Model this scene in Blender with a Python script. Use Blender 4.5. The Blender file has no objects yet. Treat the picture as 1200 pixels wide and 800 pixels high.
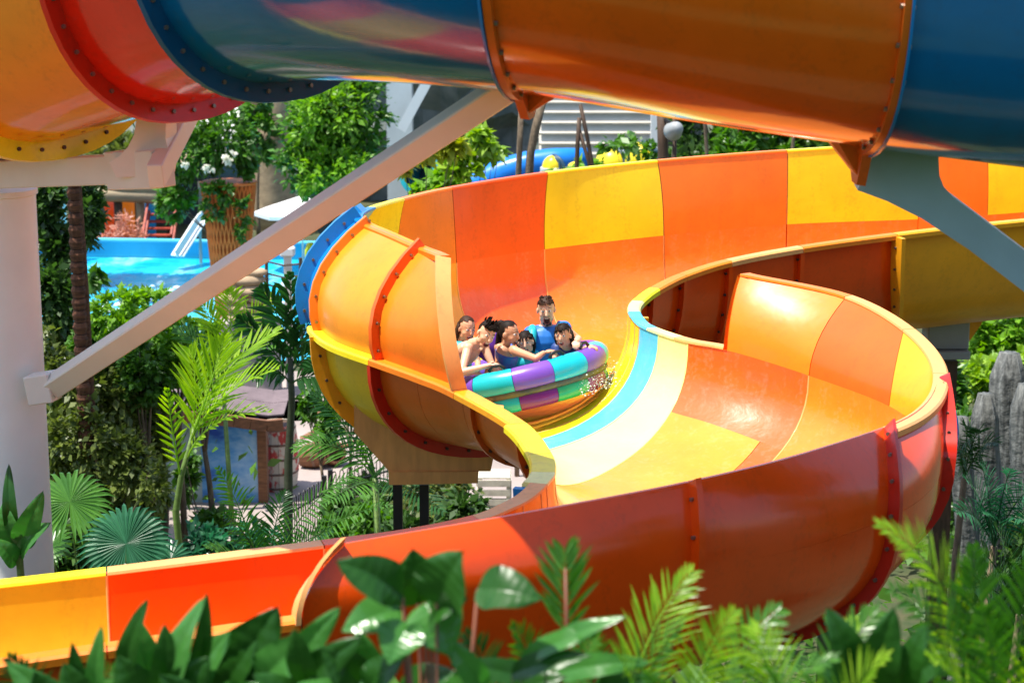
import bpy, math, random
import numpy as np
from mathutils import Vector, Matrix, Euler, noise
R = math.radians
rng = random.Random(7)
scene = bpy.context.scene

# ------------------------------------------------------------------ camera, world, sun, exposure
CAMZ, FPX, PITCH = 13.0, 2400.0, math.atan(510/2400.0)
cam_data = bpy.data.cameras.new('camera'); cam = bpy.data.objects.new('camera', cam_data)
scene.collection.objects.link(cam); scene.camera = cam
cam.location = (0, 0, CAMZ); cam.rotation_euler = (math.pi/2 - PITCH, 0, 0)
cam_data.sensor_width = 36.0; cam_data.lens = 36.0*FPX/1200.0
cam_data.clip_start = 0.1; cam_data.clip_end = 3000
cam_data.dof.use_dof = True; cam_data.dof.focus_distance = 23.5; cam_data.dof.aperture_fstop = 2.2

SUN_EL, SUN_AZ = R(72), R(-108)          # azimuth from +Y (view direction), negative = from the left, behind camera
world = bpy.data.worlds.new('World'); scene.world = world; world.use_nodes = True
wn = world.node_tree
sky = wn.nodes.new('ShaderNodeTexSky'); sky.sky_type = 'NISHITA'; sky.sun_disc = False
sky.sun_elevation = SUN_EL; sky.sun_rotation = SUN_AZ; sky.altitude = 10; sky.dust_density = 1.6
bg = wn.nodes['Background']; bg.inputs['Strength'].default_value = 0.15
wn.links.new(sky.outputs[0], bg.inputs[0])
sl = bpy.data.lights.new('sun', 'SUN'); sl.energy = 4.6; sl.angle = R(0.5); sl.color = (1.0, 0.95, 0.86)
so = bpy.data.objects.new('sun', sl); scene.collection.objects.link(so); so.location = (0, 0, 60)
sdir = Vector((math.sin(SUN_AZ)*math.cos(SUN_EL), math.cos(SUN_AZ)*math.cos(SUN_EL), math.sin(SUN_EL)))  # towards sun
so.rotation_euler = sdir.to_track_quat('Z', 'Y').to_euler()
scene.view_settings.view_transform = 'Standard'; scene.view_settings.look = 'None'
scene.view_settings.exposure = 0.75; scene.view_settings.gamma = 1.0
scene.cycles.max_bounces = 7; scene.cycles.diffuse_bounces = 3; scene.cycles.glossy_bounces = 3
scene.cycles.transmission_bounces = 3; scene.cycles.transparent_max_bounces = 6
scene.cycles.use_fast_gi = False; scene.cycles.sample_clamp_indirect = 4.0

# ------------------------------------------------------------------ helpers
def P(px, py, D):
    """point of the place seen at photo pixel (px, py), D metres in front of the camera position"""
    r = np.array([(px-600)/FPX, 0, 0]) + np.array([0, math.cos(PITCH), -math.sin(PITCH)]) + np.array([0, math.sin(PITCH), math.cos(PITCH)])*((400-py)/FPX)
    return np.array([0, 0, CAMZ]) + r*(D/r[1])
def G(px, py, z=0.0):
    """point on the level z seen at that pixel"""
    r = P(px, py, 1.0) - np.array([0, 0, CAMZ])
    t = (z-CAMZ)/r[2]
    return np.array([0, 0, CAMZ]) + r*t
_colcache = {}
def nodes(name):
    m = bpy.data.materials.new(name); m.use_nodes = True
    n = m.node_tree; return m, n, n.nodes['Principled BSDF']
def bump(n, b, scale, dist, strength=0.4, detail=3.0, coord='Object', kind='NOISE'):
    tc = n.nodes.new('ShaderNodeTexCoord')
    t = n.nodes.new('ShaderNodeTexNoise'); t.inputs['Scale'].default_value = scale; t.inputs['Detail'].default_value = detail
    n.links.new(tc.outputs[coord], t.inputs['Vector'])
    bm = n.nodes.new('ShaderNodeBump'); bm.inputs['Strength'].default_value = strength; bm.inputs['Distance'].default_value = dist
    n.links.new(t.outputs['Fac'], bm.inputs['Height']); n.links.new(bm.outputs[0], b.inputs['Normal'])
    return t
def vary(n, b, col, amt=0.2, scale=3.0, detail=5.0, dark=None, stretch=None, lo=0.35, hi=0.7, coord='Object'):
    tc = n.nodes.new('ShaderNodeTexCoord'); t = n.nodes.new('ShaderNodeTexNoise')
    t.inputs['Scale'].default_value = scale; t.inputs['Detail'].default_value = detail; t.inputs['Roughness'].default_value = 0.6
    if stretch:
        mp = n.nodes.new('ShaderNodeMapping'); mp.inputs['Scale'].default_value = stretch
        n.links.new(tc.outputs[coord], mp.inputs['Vector']); n.links.new(mp.outputs[0], t.inputs['Vector'])
    else: n.links.new(tc.outputs[coord], t.inputs['Vector'])
    r = n.nodes.new('ShaderNodeValToRGB'); r.color_ramp.elements[0].position = lo; r.color_ramp.elements[1].position = hi
    d = dark if dark else [c*(1-amt) for c in col]
    r.color_ramp.elements[0].color = (*d[:3], 1); r.color_ramp.elements[1].color = (*col[:3], 1)
    n.links.new(t.outputs['Fac'], r.inputs[0]); n.links.new(r.outputs[0], b.inputs['Base Color'])
    return t, r
def grp(name, col, rough=0.30, coat=0.18, dark=None, wear=0.14, wet=False, spec=0.35):
    """gel-coated glass-fibre: large fading, fine speckle of dust, run-off streaks; wet adds a thin moving film of water"""
    m, n, b = nodes(name); L = n.links.new
    t, r = vary(n, b, col, wear, 1.6, 8.0, dark=dark, lo=0.3, hi=0.62)
    tc = n.nodes.new('ShaderNodeTexCoord')
    sp = n.nodes.new('ShaderNodeTexNoise'); sp.inputs['Scale'].default_value = 22; sp.inputs['Detail'].default_value = 6; L(tc.outputs['Object'], sp.inputs['Vector'])
    mp = n.nodes.new('ShaderNodeMapping'); mp.inputs['Scale'].default_value = (3.0, 3.0, 0.35); L(tc.outputs['Object'], mp.inputs['Vector'])
    stn = n.nodes.new('ShaderNodeTexNoise'); stn.inputs['Scale'].default_value = 2.4; stn.inputs['Detail'].default_value = 5; L(mp.outputs[0], stn.inputs['Vector'])
    ad = n.nodes.new('ShaderNodeMath'); ad.operation = 'MULTIPLY'; L(sp.outputs['Fac'], ad.inputs[0]); L(stn.outputs['Fac'], ad.inputs[1])
    rr = n.nodes.new('ShaderNodeValToRGB'); rr.color_ramp.elements[0].position = 0.26; rr.color_ramp.elements[0].color = (0, 0, 0, 1); rr.color_ramp.elements[1].position = 0.42; rr.color_ramp.elements[1].color = (1, 1, 1, 1)
    L(ad.outputs[0], rr.inputs[0])
    mx = n.nodes.new('ShaderNodeMix'); mx.data_type = 'RGBA'; k = n.nodes.new('ShaderNodeMath'); k.operation = 'MULTIPLY'; k.inputs[1].default_value = 0.07 if wet else 0.20; L(rr.outputs[0], k.inputs[0]); L(k.outputs[0], mx.inputs['Factor'])
    L(r.outputs[0], mx.inputs[6]); mx.inputs[7].default_value = (0.80, 0.72, 0.58, 1) if wet else (col[0]*0.35+0.02, col[1]*0.35+0.02, col[2]*0.35+0.01, 1)
    L(mx.outputs[2], b.inputs['Base Color']); b.inputs['Specular IOR Level'].default_value = 0.5 if wet else spec
    b.inputs['Coat Weight'].default_value = 0.5 if wet else coat; b.inputs['Coat Roughness'].default_value = 0.10
    t1 = n.nodes.new('ShaderNodeTexNoise'); t1.inputs['Scale'].default_value = 1.7; t1.inputs['Detail'].default_value = 8; L(tc.outputs['Object'], t1.inputs['Vector'])
    mr = n.nodes.new('ShaderNodeMapRange'); mr.inputs['To Min'].default_value = rough*0.7; mr.inputs['To Max'].default_value = rough*1.7
    L(t1.outputs['Fac'], mr.inputs['Value']); L(mr.outputs[0], b.inputs['Roughness'])
    t2 = n.nodes.new('ShaderNodeTexNoise'); t2.inputs['Scale'].default_value = 6.0 if wet else 5.0; t2.inputs['Detail'].default_value = 5 if wet else 2; L(tc.outputs['Object'], t2.inputs['Vector'])
    bm = n.nodes.new('ShaderNodeBump'); bm.inputs['Strength'].default_value = 0.4 if wet else 0.25; bm.inputs['Distance'].default_value = 0.02 if wet else 0.012
    L(t2.outputs['Fac'], bm.inputs['Height']); L(bm.outputs[0], b.inputs['Normal'])
    if wet: L(bm.outputs[0], b.inputs['Coat Normal'])
    return m
def simple(name, col, rough=0.6, amt=0.25, scale=4.0, metal=0.0, bscale=None, bdist=0.01, stretch=None, dark=None, spec=0.5):
    m, n, b = nodes(name)
    vary(n, b, col, amt, scale, 6.0, dark=dark, stretch=stretch)
    b.inputs['Roughness'].default_value = rough; b.inputs['Metallic'].default_value = metal
    b.inputs['Specular IOR Level'].default_value = spec
    if bscale: bump(n, b, bscale, bdist)
    return m

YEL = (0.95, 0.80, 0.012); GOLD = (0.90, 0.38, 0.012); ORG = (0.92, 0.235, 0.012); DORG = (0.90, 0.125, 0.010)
RED = (0.62, 0.022, 0.006); BLU = (0.004, 0.20, 0.52); CYAN = (0.10, 0.58, 0.80); PALE = (0.95, 0.92, 0.32)
M = {}
for k, c in dict(yellow=YEL, gold=GOLD, orange=ORG, deep=DORG, red=RED, blue=BLU, cyan=CYAN, pale=PALE,
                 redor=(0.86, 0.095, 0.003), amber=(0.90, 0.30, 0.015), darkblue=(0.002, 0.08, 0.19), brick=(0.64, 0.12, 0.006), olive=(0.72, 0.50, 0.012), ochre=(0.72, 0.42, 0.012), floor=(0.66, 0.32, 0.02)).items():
    M[k] = grp('fibreglass_'+k, c)
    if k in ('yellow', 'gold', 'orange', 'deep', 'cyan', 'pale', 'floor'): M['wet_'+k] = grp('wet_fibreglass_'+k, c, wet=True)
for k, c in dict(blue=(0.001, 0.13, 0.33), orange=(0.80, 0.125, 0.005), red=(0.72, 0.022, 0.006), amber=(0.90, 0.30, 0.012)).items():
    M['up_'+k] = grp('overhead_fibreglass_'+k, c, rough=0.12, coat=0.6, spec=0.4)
M['redor'] = grp('fibreglass_near_wall', (0.92, 0.080, 0.003), rough=0.17, coat=0.25, spec=0.3)
M['peach'] = grp('fibreglass_peach', (0.92, 0.42, 0.13), rough=0.35)
M['seal'] = simple('joint_sealant', (0.85, 0.45, 0.15), 0.5)
M['bolt'] = simple('galvanised_bolt', (0.32, 0.27, 0.22), 0.4, metal=0.8)
M['boltdark'] = simple('rusty_bolt', (0.10, 0.06, 0.04), 0.6, metal=0.3)
M['cream'] = simple('cream_painted_steel', (0.80, 0.75, 0.66), 0.42, 0.10, 1.5, bscale=14, bdist=0.002)
M['white_steel'] = simple('white_painted_steel', (0.86, 0.85, 0.80), 0.42, 0.08, 1.5, bscale=14, bdist=0.002)
M['greysteel'] = simple('grey_painted_steel', (0.40, 0.53, 0.56), 0.42, 0.12, 2.0, bscale=20, bdist=0.002)
M['tan'] = simple('tan_painted_concrete', (0.85, 0.43, 0.13), 0.6, 0.3, 2.0, bscale=16, bdist=0.006, stretch=(3, 3, 0.6))
M['darkwood'] = simple('dark_wood', (0.10, 0.055, 0.03), 0.7, 0.5, 5, bscale=18, bdist=0.01, stretch=(4, 4, 0.7))

def wpos(o):
    v = Vector((0, 0, 0))
    while o is not None: v = v + o.location; o = o.parent
    return v
def mesh(name, verts, faces, mats, parent=None, smooth=False, fmat=None, local=False, kind=None):
    verts = np.asarray(verts, dtype=np.float64).reshape(-1, 3)
    if parent is not None and not local:
        verts = verts - np.array(wpos(parent))
    me = bpy.data.meshes.new(name)
    if isinstance(faces, np.ndarray) and faces.ndim == 2:
        k = faces.shape[1]; nf = len(faces)
        me.vertices.add(len(verts)); me.vertices.foreach_set('co', verts.ravel().astype(np.float32))
        me.loops.add(nf*k); me.loops.foreach_set('vertex_index', faces.ravel().astype(np.int32))
        me.polygons.add(nf); me.polygons.foreach_set('loop_start', np.arange(0, nf*k, k, dtype=np.int32))
        me.update(calc_edges=True)
    else:
        me.from_pydata([tuple(v) for v in verts], [], [tuple(int(i) for i in f) for f in faces])
    if not isinstance(mats, (list, tuple)): mats = [mats]
    for m in mats: me.materials.append(m)
    if fmat is not None: me.polygons.foreach_set('material_index', np.asarray(fmat, dtype=np.int32))
    if smooth: me.polygons.foreach_set('use_smooth', np.ones(len(me.polygons), dtype=bool))
    me.update()
    o = bpy.data.objects.new(name, me); scene.collection.objects.link(o)
    if parent is not None: o.parent = parent
    if kind: o['kind'] = kind
    return o
def empty(name, loc, label, cat, group=None, rz=0):
    o = bpy.data.objects.new(name, None); scene.collection.objects.link(o)
    o.location = tuple(loc); o.rotation_euler = (0, 0, rz); o.empty_display_size = 0.3
    return tag(o, label, cat, group)
def tag(o, label, cat, group=None):
    o['label'] = label; o['category'] = cat
    if group: o['group'] = group
    return o
def structure(o): o['kind'] = 'structure'; return o
def copy_tree(o, parent=None):
    c = o.copy(); scene.collection.objects.link(c)
    if parent is not None: c.parent = parent
    for ch in list(o.children): copy_tree(ch, c)
    return c

class MB:
    """collects simple solids into one mesh"""
    def __init__(s): s.v = []; s.f = []; s.m = []
    def add(s, vs, fs, mi=0):
        b = len(s.v); s.v += [tuple(map(float, v)) for v in vs]; s.f += [tuple(i+b for i in f) for f in fs]; s.m += [mi]*len(fs); return s
    def box(s, c, size, rot=None, mi=0, bev=0.0):
        hx, hy, hz = [d/2 for d in size]; rot = rot or Matrix.Identity(3); c = Vector(tuple(c))
        if bev <= 0:
            vs = [(x, y, z) for x in (-hx, hx) for y in (-hy, hy) for z in (-hz, hz)]
            fs = [(0, 1, 3, 2), (4, 6, 7, 5), (0, 4, 5, 1), (2, 3, 7, 6), (0, 2, 6, 4), (1, 5, 7, 3)]
        else:
            vs = []; b = bev
            for sx in (-1, 1):
                for sy in (-1, 1):
                    for sz in (-1, 1):
                        vs += [(sx*(hx-b), sy*(hy-b), sz*hz), (sx*(hx-b), sy*hy, sz*(hz-b)), (sx*hx, sy*(hy-b), sz*(hz-b))]
            I = lambda sx, sy, sz, k: ((sx*4+sy*2+sz)*3+k)
            fs = []
            for sz in (0, 1): fs.append([I(0,0,sz,0), I(1,0,sz,0), I(1,1,sz,0), I(0,1,sz,0)][::(1 if sz else -1)])
            for sy in (0, 1): fs.append([I(0,sy,0,1), I(1,sy,0,1), I(1,sy,1,1), I(0,sy,1,1)][::(-1 if sy else 1)])
            for sx in (0, 1): fs.append([I(sx,0,0,2), I(sx,1,0,2), I(sx,1,1,2), I(sx,0,1,2)][::(1 if sx else -1)])
            for sx in (0,1):
                for sy in (0,1): fs.append([I(sx,sy,0,1), I(sx,sy,0,2), I(sx,sy,1,2), I(sx,sy,1,1)])
            for sx in (0,1):
                for sz in (0,1): fs.append([I(sx,0,sz,0), I(sx,0,sz,2), I(sx,1,sz,2), I(sx,1,sz,0)])
            for sy in (0,1):
                for sz in (0,1): fs.append([I(0,sy,sz,0), I(0,sy,sz,1), I(1,sy,sz,1), I(1,sy,sz,0)])
            for sx in (0,1):
                for sy in (0,1):
                    for sz in (0,1): fs.append([I(sx,sy,sz,0), I(sx,sy,sz,1), I(sx,sy,sz,2)])
        return s.add([c + rot @ Vector(v) for v in vs], fs, mi)
    def beam(s, a, b, w, h, up=(0, 0, 1), mi=0, bev=0.0, roll=0.0):
        a = Vector(tuple(a)); b = Vector(tuple(b)); d = (b-a); L = d.length; x = d.normalized()
        y = Vector(up).cross(x)
        if y.length < 1e-4: y = Vector((0, 1, 0)).cross(x)
        y.normalize(); z = x.cross(y)
        rot = Matrix((x, y, z)).transposed() @ Matrix.Rotation(roll, 3, 'X')
        return s.box((a+b)/2, (L, w, h), rot, mi, bev)
    def tube(s, pts, rad, n=8, mi=0, caps=True, wob=0.0, flat=1.0):
        pts = [Vector(tuple(p)) for p in pts]
        rad = rad if isinstance(rad, (list, tuple)) else [rad]*len(pts)
        rings = []; ref = None
        for i, p in enumerate(pts):
            t = (pts[min(i+1, len(pts)-1)] - pts[max(i-1, 0)])
            t = t.normalized() if t.length > 1e-9 else Vector((0, 0, 1))
            if ref is None: ref = t.orthogonal().normalized()
            ref = (ref - t*ref.dot(t)); ref = ref.normalized() if ref.length > 1e-6 else t.orthogonal().normalized()
            bt = t.cross(ref)
            rings.append([p + (ref*math.cos(a)+bt*math.sin(a)*flat)*rad[i]*(1+wob*(noise.noise(p*3+Vector((a, a, 0))))) for a in [2*math.pi*k/n for k in range(n)]])
        vs = [v for r in rings for v in r]; fs = []
        for i in range(len(rings)-1):
            for k in range(n): fs.append((i*n+k, i*n+(k+1) % n, (i+1)*n+(k+1) % n, (i+1)*n+k))
        if caps: fs.append(tuple(range(n))[::-1]); fs.append(tuple((len(rings)-1)*n+k for k in range(n)))
        return s.add(vs, fs, mi)
    def lathe(s, c, prof, n=20, mi=0, rot=None, sx=1.0, sy=1.0):
        c = Vector(tuple(c)); rot = rot or Matrix.Identity(3); vs = []; fs = []
        for (r, z) in prof:
            for k in range(n):
                a = 2*math.pi*k/n; vs.append(c + rot @ Vector((r*math.cos(a)*sx, r*math.sin(a)*sy, z)))
        m = len(prof)
        for i in range(m-1):
            for k in range(n): fs.append((i*n+k, i*n+(k+1) % n, (i+1)*n+(k+1) % n, (i+1)*n+k))
        fs.append(tuple(range(n))[::-1]); fs.append(tuple((m-1)*n+k for k in range(n)))
        return s.add(vs, fs, mi)
    def ball(s, c, r, sx=1, sy=1, sz=1, n=12, mi=0, rot=None, lump=0.0):
        c = Vector(tuple(c)); rot = rot or Matrix.Identity(3); m = max(4, n//2+2); vs = []; fs = []
        for i in range(m+1):
            th = math.pi*i/m
            for k in range(n):
                a = 2*math.pi*k/n; u = Vector((math.sin(th)*math.cos(a), math.sin(th)*math.sin(a), -math.cos(th)))
                q = 1+lump*noise.noise(u*1.8+c)
                vs.append(c + rot @ Vector((u.x*r*sx*q, u.y*r*sy*q, u.z*r*sz*q)))
        for i in range(m):
            for k in range(n): fs.append((i*n+k, i*n+(k+1) % n, (i+1)*n+(k+1) % n, (i+1)*n+k))
        return s.add(vs, fs, mi)
    def prism(s, poly, d, mi=0):
        """poly: list of 3-D points (planar outline), d: extrusion vector"""
        n = len(poly); a = [Vector(tuple(p)) for p in poly]; b = [p+Vector(tuple(d)) for p in a]
        fs = [tuple(range(n)), tuple(range(n, 2*n))[::-1]] + [(i, n+i, n+(i+1) % n, (i+1) % n) for i in range(n)]
        return s.add(a+b, fs, mi)
    def build(s, name, mats, parent=None, smooth=False, kind=None, local=False, autosmooth=None):
        o = mesh(name, s.v, s.f, mats, parent, smooth, s.m if isinstance(mats, (list, tuple)) else None, local, kind)
        if autosmooth:
            try: o.data.set_sharp_from_angle(angle=R(autosmooth))
            except Exception: pass
        return o

def catmull(ctrl):
    """ctrl: dict u -> vector; returns smooth f(u)"""
    us = sorted(ctrl); vs = [np.asarray(ctrl[u], dtype=float) for u in us]
    def f(u):
        if u <= us[0]: return vs[0] + (vs[1]-vs[0])*(u-us[0])/(us[1]-us[0])
        if u >= us[-1]: return vs[-1] + (vs[-1]-vs[-2])*(u-us[-1])/(us[-1]-us[-2])
        i = max(k for k in range(len(us)) if us[k] <= u); i = min(i, len(us)-2)
        h = us[i+1]-us[i]; t = (u-us[i])/h
        def tan(k):
            if k == 0: return (vs[1]-vs[0])/(us[1]-us[0])
            if k == len(us)-1: return (vs[-1]-vs[-2])/(us[-1]-us[-2])
            return (vs[k+1]-vs[k-1])/(us[k+1]-us[k-1])
        m0, m1 = tan(i)*h, tan(i+1)*h
        return (2*t**3-3*t**2+1)*vs[i] + (t**3-2*t**2+t)*m0 + (-2*t**3+3*t**2)*vs[i+1] + (t**3-t**2)*m1
    return f
# ------------------------------------------------------------------ raft slide (flume) builder
class Flume:
    def __init__(s, SA, SB, TA=None, TB=None, sag=1.45, up=(0, 0, 1)):
        s.SA, s.SB, s.TA, s.TB, s.sag = SA, SB, TA, TB, sag; s.bulge = lambda u: 0.15
    def trough(s, u, n=26):
        a, b = s.SA(u), s.SB(u); t = np.linspace(0, 1, n+1)
        ang = math.pi*t; c = np.cos(ang); sn = np.sin(ang)
        k = 0.5-0.5*np.sign(c)*np.abs(c)**0.88
        sg = s.sag if not callable(s.sag) else s.sag(u)
        pts = a + np.outer(k, b-a) - np.outer(sn**0.80*sg, [0, 0, 1])
        return pts
    def ext(s, u, side, n=7):
        a = s.SA(u) if side == 'A' else s.SB(u); o = s.SB(u) if side == 'A' else s.SA(u)
        t = s.TA(u) if side == 'A' else s.TB(u)
        h = t[2]-a[2]; out = a-o; out[2] = 0; out /= np.linalg.norm(out)
        c = np.array([a[0], a[1], a[2]+0.55*h]) + out*h*(s.bulge(u) if side == 'B' else 0.05)
        k = np.linspace(0, 1, n+1)[:, None]
        return (1-k)**2*a + 2*k*(1-k)*c + k*k*t
    def normals(s, fn, u, outref):
        """outward normals along a profile at u"""
        e = 0.03; p0 = fn(u-e); p1 = fn(u+e); p = fn(u)
        du = p1-p0; dt = np.gradient(p, axis=0); nn = np.cross(du, dt); nn /= (np.linalg.norm(nn, axis=1, keepdims=True)+1e-9)
        mid = 0.5*(s.SA(u)+s.SB(u)); mid = mid + np.array([0, 0, 0.2])
        sg = np.sign(np.sum(nn*(p-mid), axis=1)); sg[sg == 0] = 1
        sg = 1 if np.sum(sg) >= 0 else -1
        return nn*sg, du/np.linalg.norm(du[len(du)//2])
def skin_panel(fl, fn, u0, u1, steps, th=0.045):
    us = np.linspace(u0, u1, steps+1); inn = []; out = []
    for u in us:
        p = fn(u); nn, _ = fl.normals(fn, u, None); inn.append(p); out.append(p+nn*th)
    m = inn[0].shape[0]; k = len(us)
    v = np.concatenate(inn+out); F = []; mi = []
    def idx(s, i, j): return s*k*m + i*m + j
    for s_ in (0, 1):
        for i in range(k-1):
            for j in range(m-1):
                q = [idx(s_, i, j), idx(s_, i+1, j), idx(s_, i+1, j+1), idx(s_, i, j+1)]
                F.append(q if s_ == 0 else q[::-1]); mi.append(s_)
    for i in range(k-1):
        for j in (0, m-1): F.append([idx(0, i, j), idx(0, i+1, j), idx(1, i+1, j), idx(1, i, j)]); mi.append(1)
    for i in (0, k-1):
        for j in range(m-1): F.append([idx(0, i, j), idx(0, i, j+1), idx(1, i, j+1), idx(1, i, j)]); mi.append(1)
    return v, F, mi
def make_panel(name, fl, fn, u0, u1, minn, mout, parent, gap=0.004):
    st = max(3, int(round((u1-u0)*7)))
    v, F, mi = skin_panel(fl, fn, u0+gap, u1-gap, st)
    o = mesh(name, v, F, [minn, mout], parent, True, mi)
    try: o.data.set_sharp_from_angle(angle=R(50))
    except Exception: pass
    return o
def rib(fl, fns, u, parent, mat, depth=0.14, half=0.03, bolts=True, boltmat=None, step=0.28, both=True, name='flange', d0=0.04):
    """outward ring of the joint between two sections; fns = profiles joined end to end"""
    P_, N_ = [], []
    for fn in fns:
        nn, t = fl.normals(fn, u, None); p = fn(u)
        if len(P_): p, nn = p[1:], nn[1:]
        P_ += list(p); N_ += list(nn)
    P_ = np.array(P_); N_ = np.array(N_)
    # smooth normals
    for _ in range(2):
        N_[1:-1] = (N_[:-2]+2*N_[1:-1]+N_[2:])/4
    N_ /= np.linalg.norm(N_, axis=1, keepdims=True)
    e = fns[0](u+0.02)-fns[0](u-0.02); T = e/np.linalg.norm(e, axis=1, keepdims=True)
    tl = []
    for q, fn in enumerate(fns):
        e = fn(u+0.02)-fn(u-0.02); e = e/np.linalg.norm(e, axis=1, keepdims=True)
        tl += list(e if q == 0 else e[1:])
    T = np.array(tl); T = T - N_*np.sum(T*N_, axis=1, keepdims=True); T /= np.linalg.norm(T, axis=1, keepdims=True)
    n = len(P_)
    a = P_+N_*d0-T*half; b = P_+N_*depth-T*half; c = P_+N_*depth+T*half; d = P_+N_*d0+T*half
    v = np.concatenate([a, b, c, d]); F = []
    for i in range(n-1):
        for (p, q) in ((0, 1), (1, 2), (2, 3)): F.append([p*n+i, p*n+i+1, q*n+i+1, q*n+i])
    for i in (0, n-1): F.append([i, n+i, 2*n+i, 3*n+i])
    o = mesh(name, v, F, mat, parent, True)
    try: o.data.set_sharp_from_angle(angle=R(40))
    except Exception: pass
    if bolts:
        L = np.concatenate([[0], np.cumsum(np.linalg.norm(np.diff(P_, axis=0), axis=1))]); mb = MB()
        for s_ in np.arange(step*0.5, L[-1], step):
            i = min(np.searchsorted(L, s_)-1, n-2); w = (s_-L[i])/(L[i+1]-L[i])
            p = P_[i]*(1-w)+P_[i+1]*w; nn = N_[i]*(1-w)+N_[i+1]*w; t = T[i]
            cc = p+nn*(depth*0.55)
            for sg in ((-1, 1) if both else (1,)):
                mb.tube([cc+t*sg*(half-0.002), cc+t*sg*(half+0.022)], 0.019, 6)
        mb.build('bolts', boltmat or M['bolt'], o, kind='stuff')
    return o
def lip(fl, curve, other, u0, u1, mat, parent, w=0.15, th=0.05, name='rim', drop=0.0):
    """flat outward rim along a wall top"""
    st = max(3, int(round((u1-u0)*9))); us = np.linspace(u0+0.004, u1-0.004, st+1); prof = []
    for u in us:
        p = curve(u); d = curve(u+0.03)-curve(u-0.03); d /= np.linalg.norm(d)
        out = p-other(u); out = out-d*np.dot(out, d); side = np.cross(d, [0, 0, 1]); side /= np.linalg.norm(side)
        if np.dot(side, out) < 0: side = -side
        up = np.array([0, 0, 1.0])
        prof.append([p-side*0.012+up*0.004, p-side*0.004+up*0.026, p+side*(w-0.02)+up*(0.026-drop), p+side*w+up*(0.006-drop), p+side*w-up*(th+drop), p+side*0.05-up*(th+drop)*0.9])
    prof = np.array(prof); k, m = prof.shape[:2]; v = prof.reshape(-1, 3); F = []
    for i in range(k-1):
        for j in range(m): F.append([i*m+j, (i+1)*m+j, (i+1)*m+(j+1) % m, i*m+(j+1) % m])
    F.append(list(range(m))); F.append([(k-1)*m+j for j in range(m)])
    o = mesh(name, v, F, mat, parent, True)
    try: o.data.set_sharp_from_angle(angle=R(35))
    except Exception: pass
    return o
def seal(fl, fn, u, parent, mat):
    p = fn(u); nn, _ = fl.normals(fn, u, None); d = fn(u+0.02)-fn(u-0.02); d /= np.linalg.norm(d, axis=1, keepdims=True)
    a = p-nn*0.004-d*0.011; b = p-nn*0.004+d*0.011; c = p+nn*0.01+d*0.011; e = p+nn*0.01-d*0.011
    n = len(p); v = np.concatenate([a, b, c, e]); F = []
    for i in range(n-1):
        for q in range(4): F.append([q*n+i, q*n+i+1, ((q+1) % 4)*n+i+1, ((q+1) % 4)*n+i])
    return mesh('joint_strip', v, F, mat, parent, True)

# ------------------------------------------------------------------ lower slide
A = {-2: (1560,225,30.5), 0: (1290,250,28.6), 1: (1160,262,27.7), 2: (1045,275,27.1), 3: (935,290,26.6), 4: (850,306,26.1), 5: (795,323,25.6), 6: (762,339,25.1),
     7: (745,351,24.8), 8: (738,358,24.55), 9: (736,364,24.35), 10: (738,370,24.15), 11: (741,374,24.0), 12: (745,379,23.85), 13: (752,384,23.6),
     14: (772,392,23.2), 15: (806,402,22.8), 16: (858,412,22.4), 17: (948,440,21.7), 18: (1050,480,20.4), 19: (1098,530,18.9), 20: (1072,585,17.6),
     21: (960,633,16.4), 22: (808,665,15.5), 23: (600,694,14.8), 24: (352,723,14.2), 25: (125,756,13.9), 26: (-110,790,13.6), 28: (-560,850,13.2)}
B = {-2: (1560,212,34.5), 0: (1330,238,32.2), 1: (1157,252,31.2), 2: (1076,257,30.8), 3: (922,263,30.2), 4: (778,276,29.4), 5: (638,292,28.6), 6: (535,308,27.6),
     7: (466,325,26.5), 8: (408,347,25.2), 9: (372,368,24.3), 10: (380,387,23.6), 11: (402,404,22.8), 12: (452,422,22.1), 13: (505,441,21.5),
     14: (546,458,21.0), 15: (616,498,19.85), 16: (646,534,19.0), 17: (650,556,18.45), 18: (643,567,18.2), 19: (634,577,18.0), 20: (620,588,17.8),
     21: (600,598,17.6), 22: (563,612,17.4), 23: (480,629,17.1), 24: (380,642,16.8), 25: (125,674,16.4), 26: (-110,701,16.1), 28: (-560,752,15.6)}
TBc = {-2: (1560,135,34.7), 0: (1330,163,32.3), 1: (1157,178,31.3), 2: (1078,170,30.9), 3: (923,178,30.3), 4: (771,190,29.5), 5: (642,204,28.7), 6: (530,222,27.7),
      7: (474,235,26.7), 8: (440,245,25.7), 9: (425,254,24.8), 10: (434,263,24.2), 11: (462,275,23.4), 12: (499,291,22.6), 13: (518,298,22.1), 14: (527,302,21.7), 14.3: (530,303,21.5)}
TAc = {15.8: (862,322,22.95), 16: (875,325,22.8), 17: (990,350,22.2), 18: (1064,393,21.2), 19: (1094,440,20.0), 20: (1068,487,18.5), 21: (960,528,16.9),
      22: (806,567,15.7), 23: (600,606,15.0), 24: (404,640,14.5), 24.3: (360,648,14.4)}
pick = lambda d: {u: P(*v) for u, v in d.items()}
low = Flume(catmull(pick(A)), catmull(pick(B)), catmull(pick(TAc)), catmull(pick(TBc)), sag=lambda u: float(np.interp(u, [9, 12, 14, 17, 19.5, 22.5, 24], [1.45, 1.15, 0.95, 1.0, 1.12, 1.15, 1.35])))
low.bulge = lambda u: float(np.interp(u, [7, 9], [0.03, 0.20]))
slide = empty('water_slide', (0.4, 24.5, 6.4), 'wide open orange and yellow slide winding in an S, raft riding in it', 'water slide')
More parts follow.
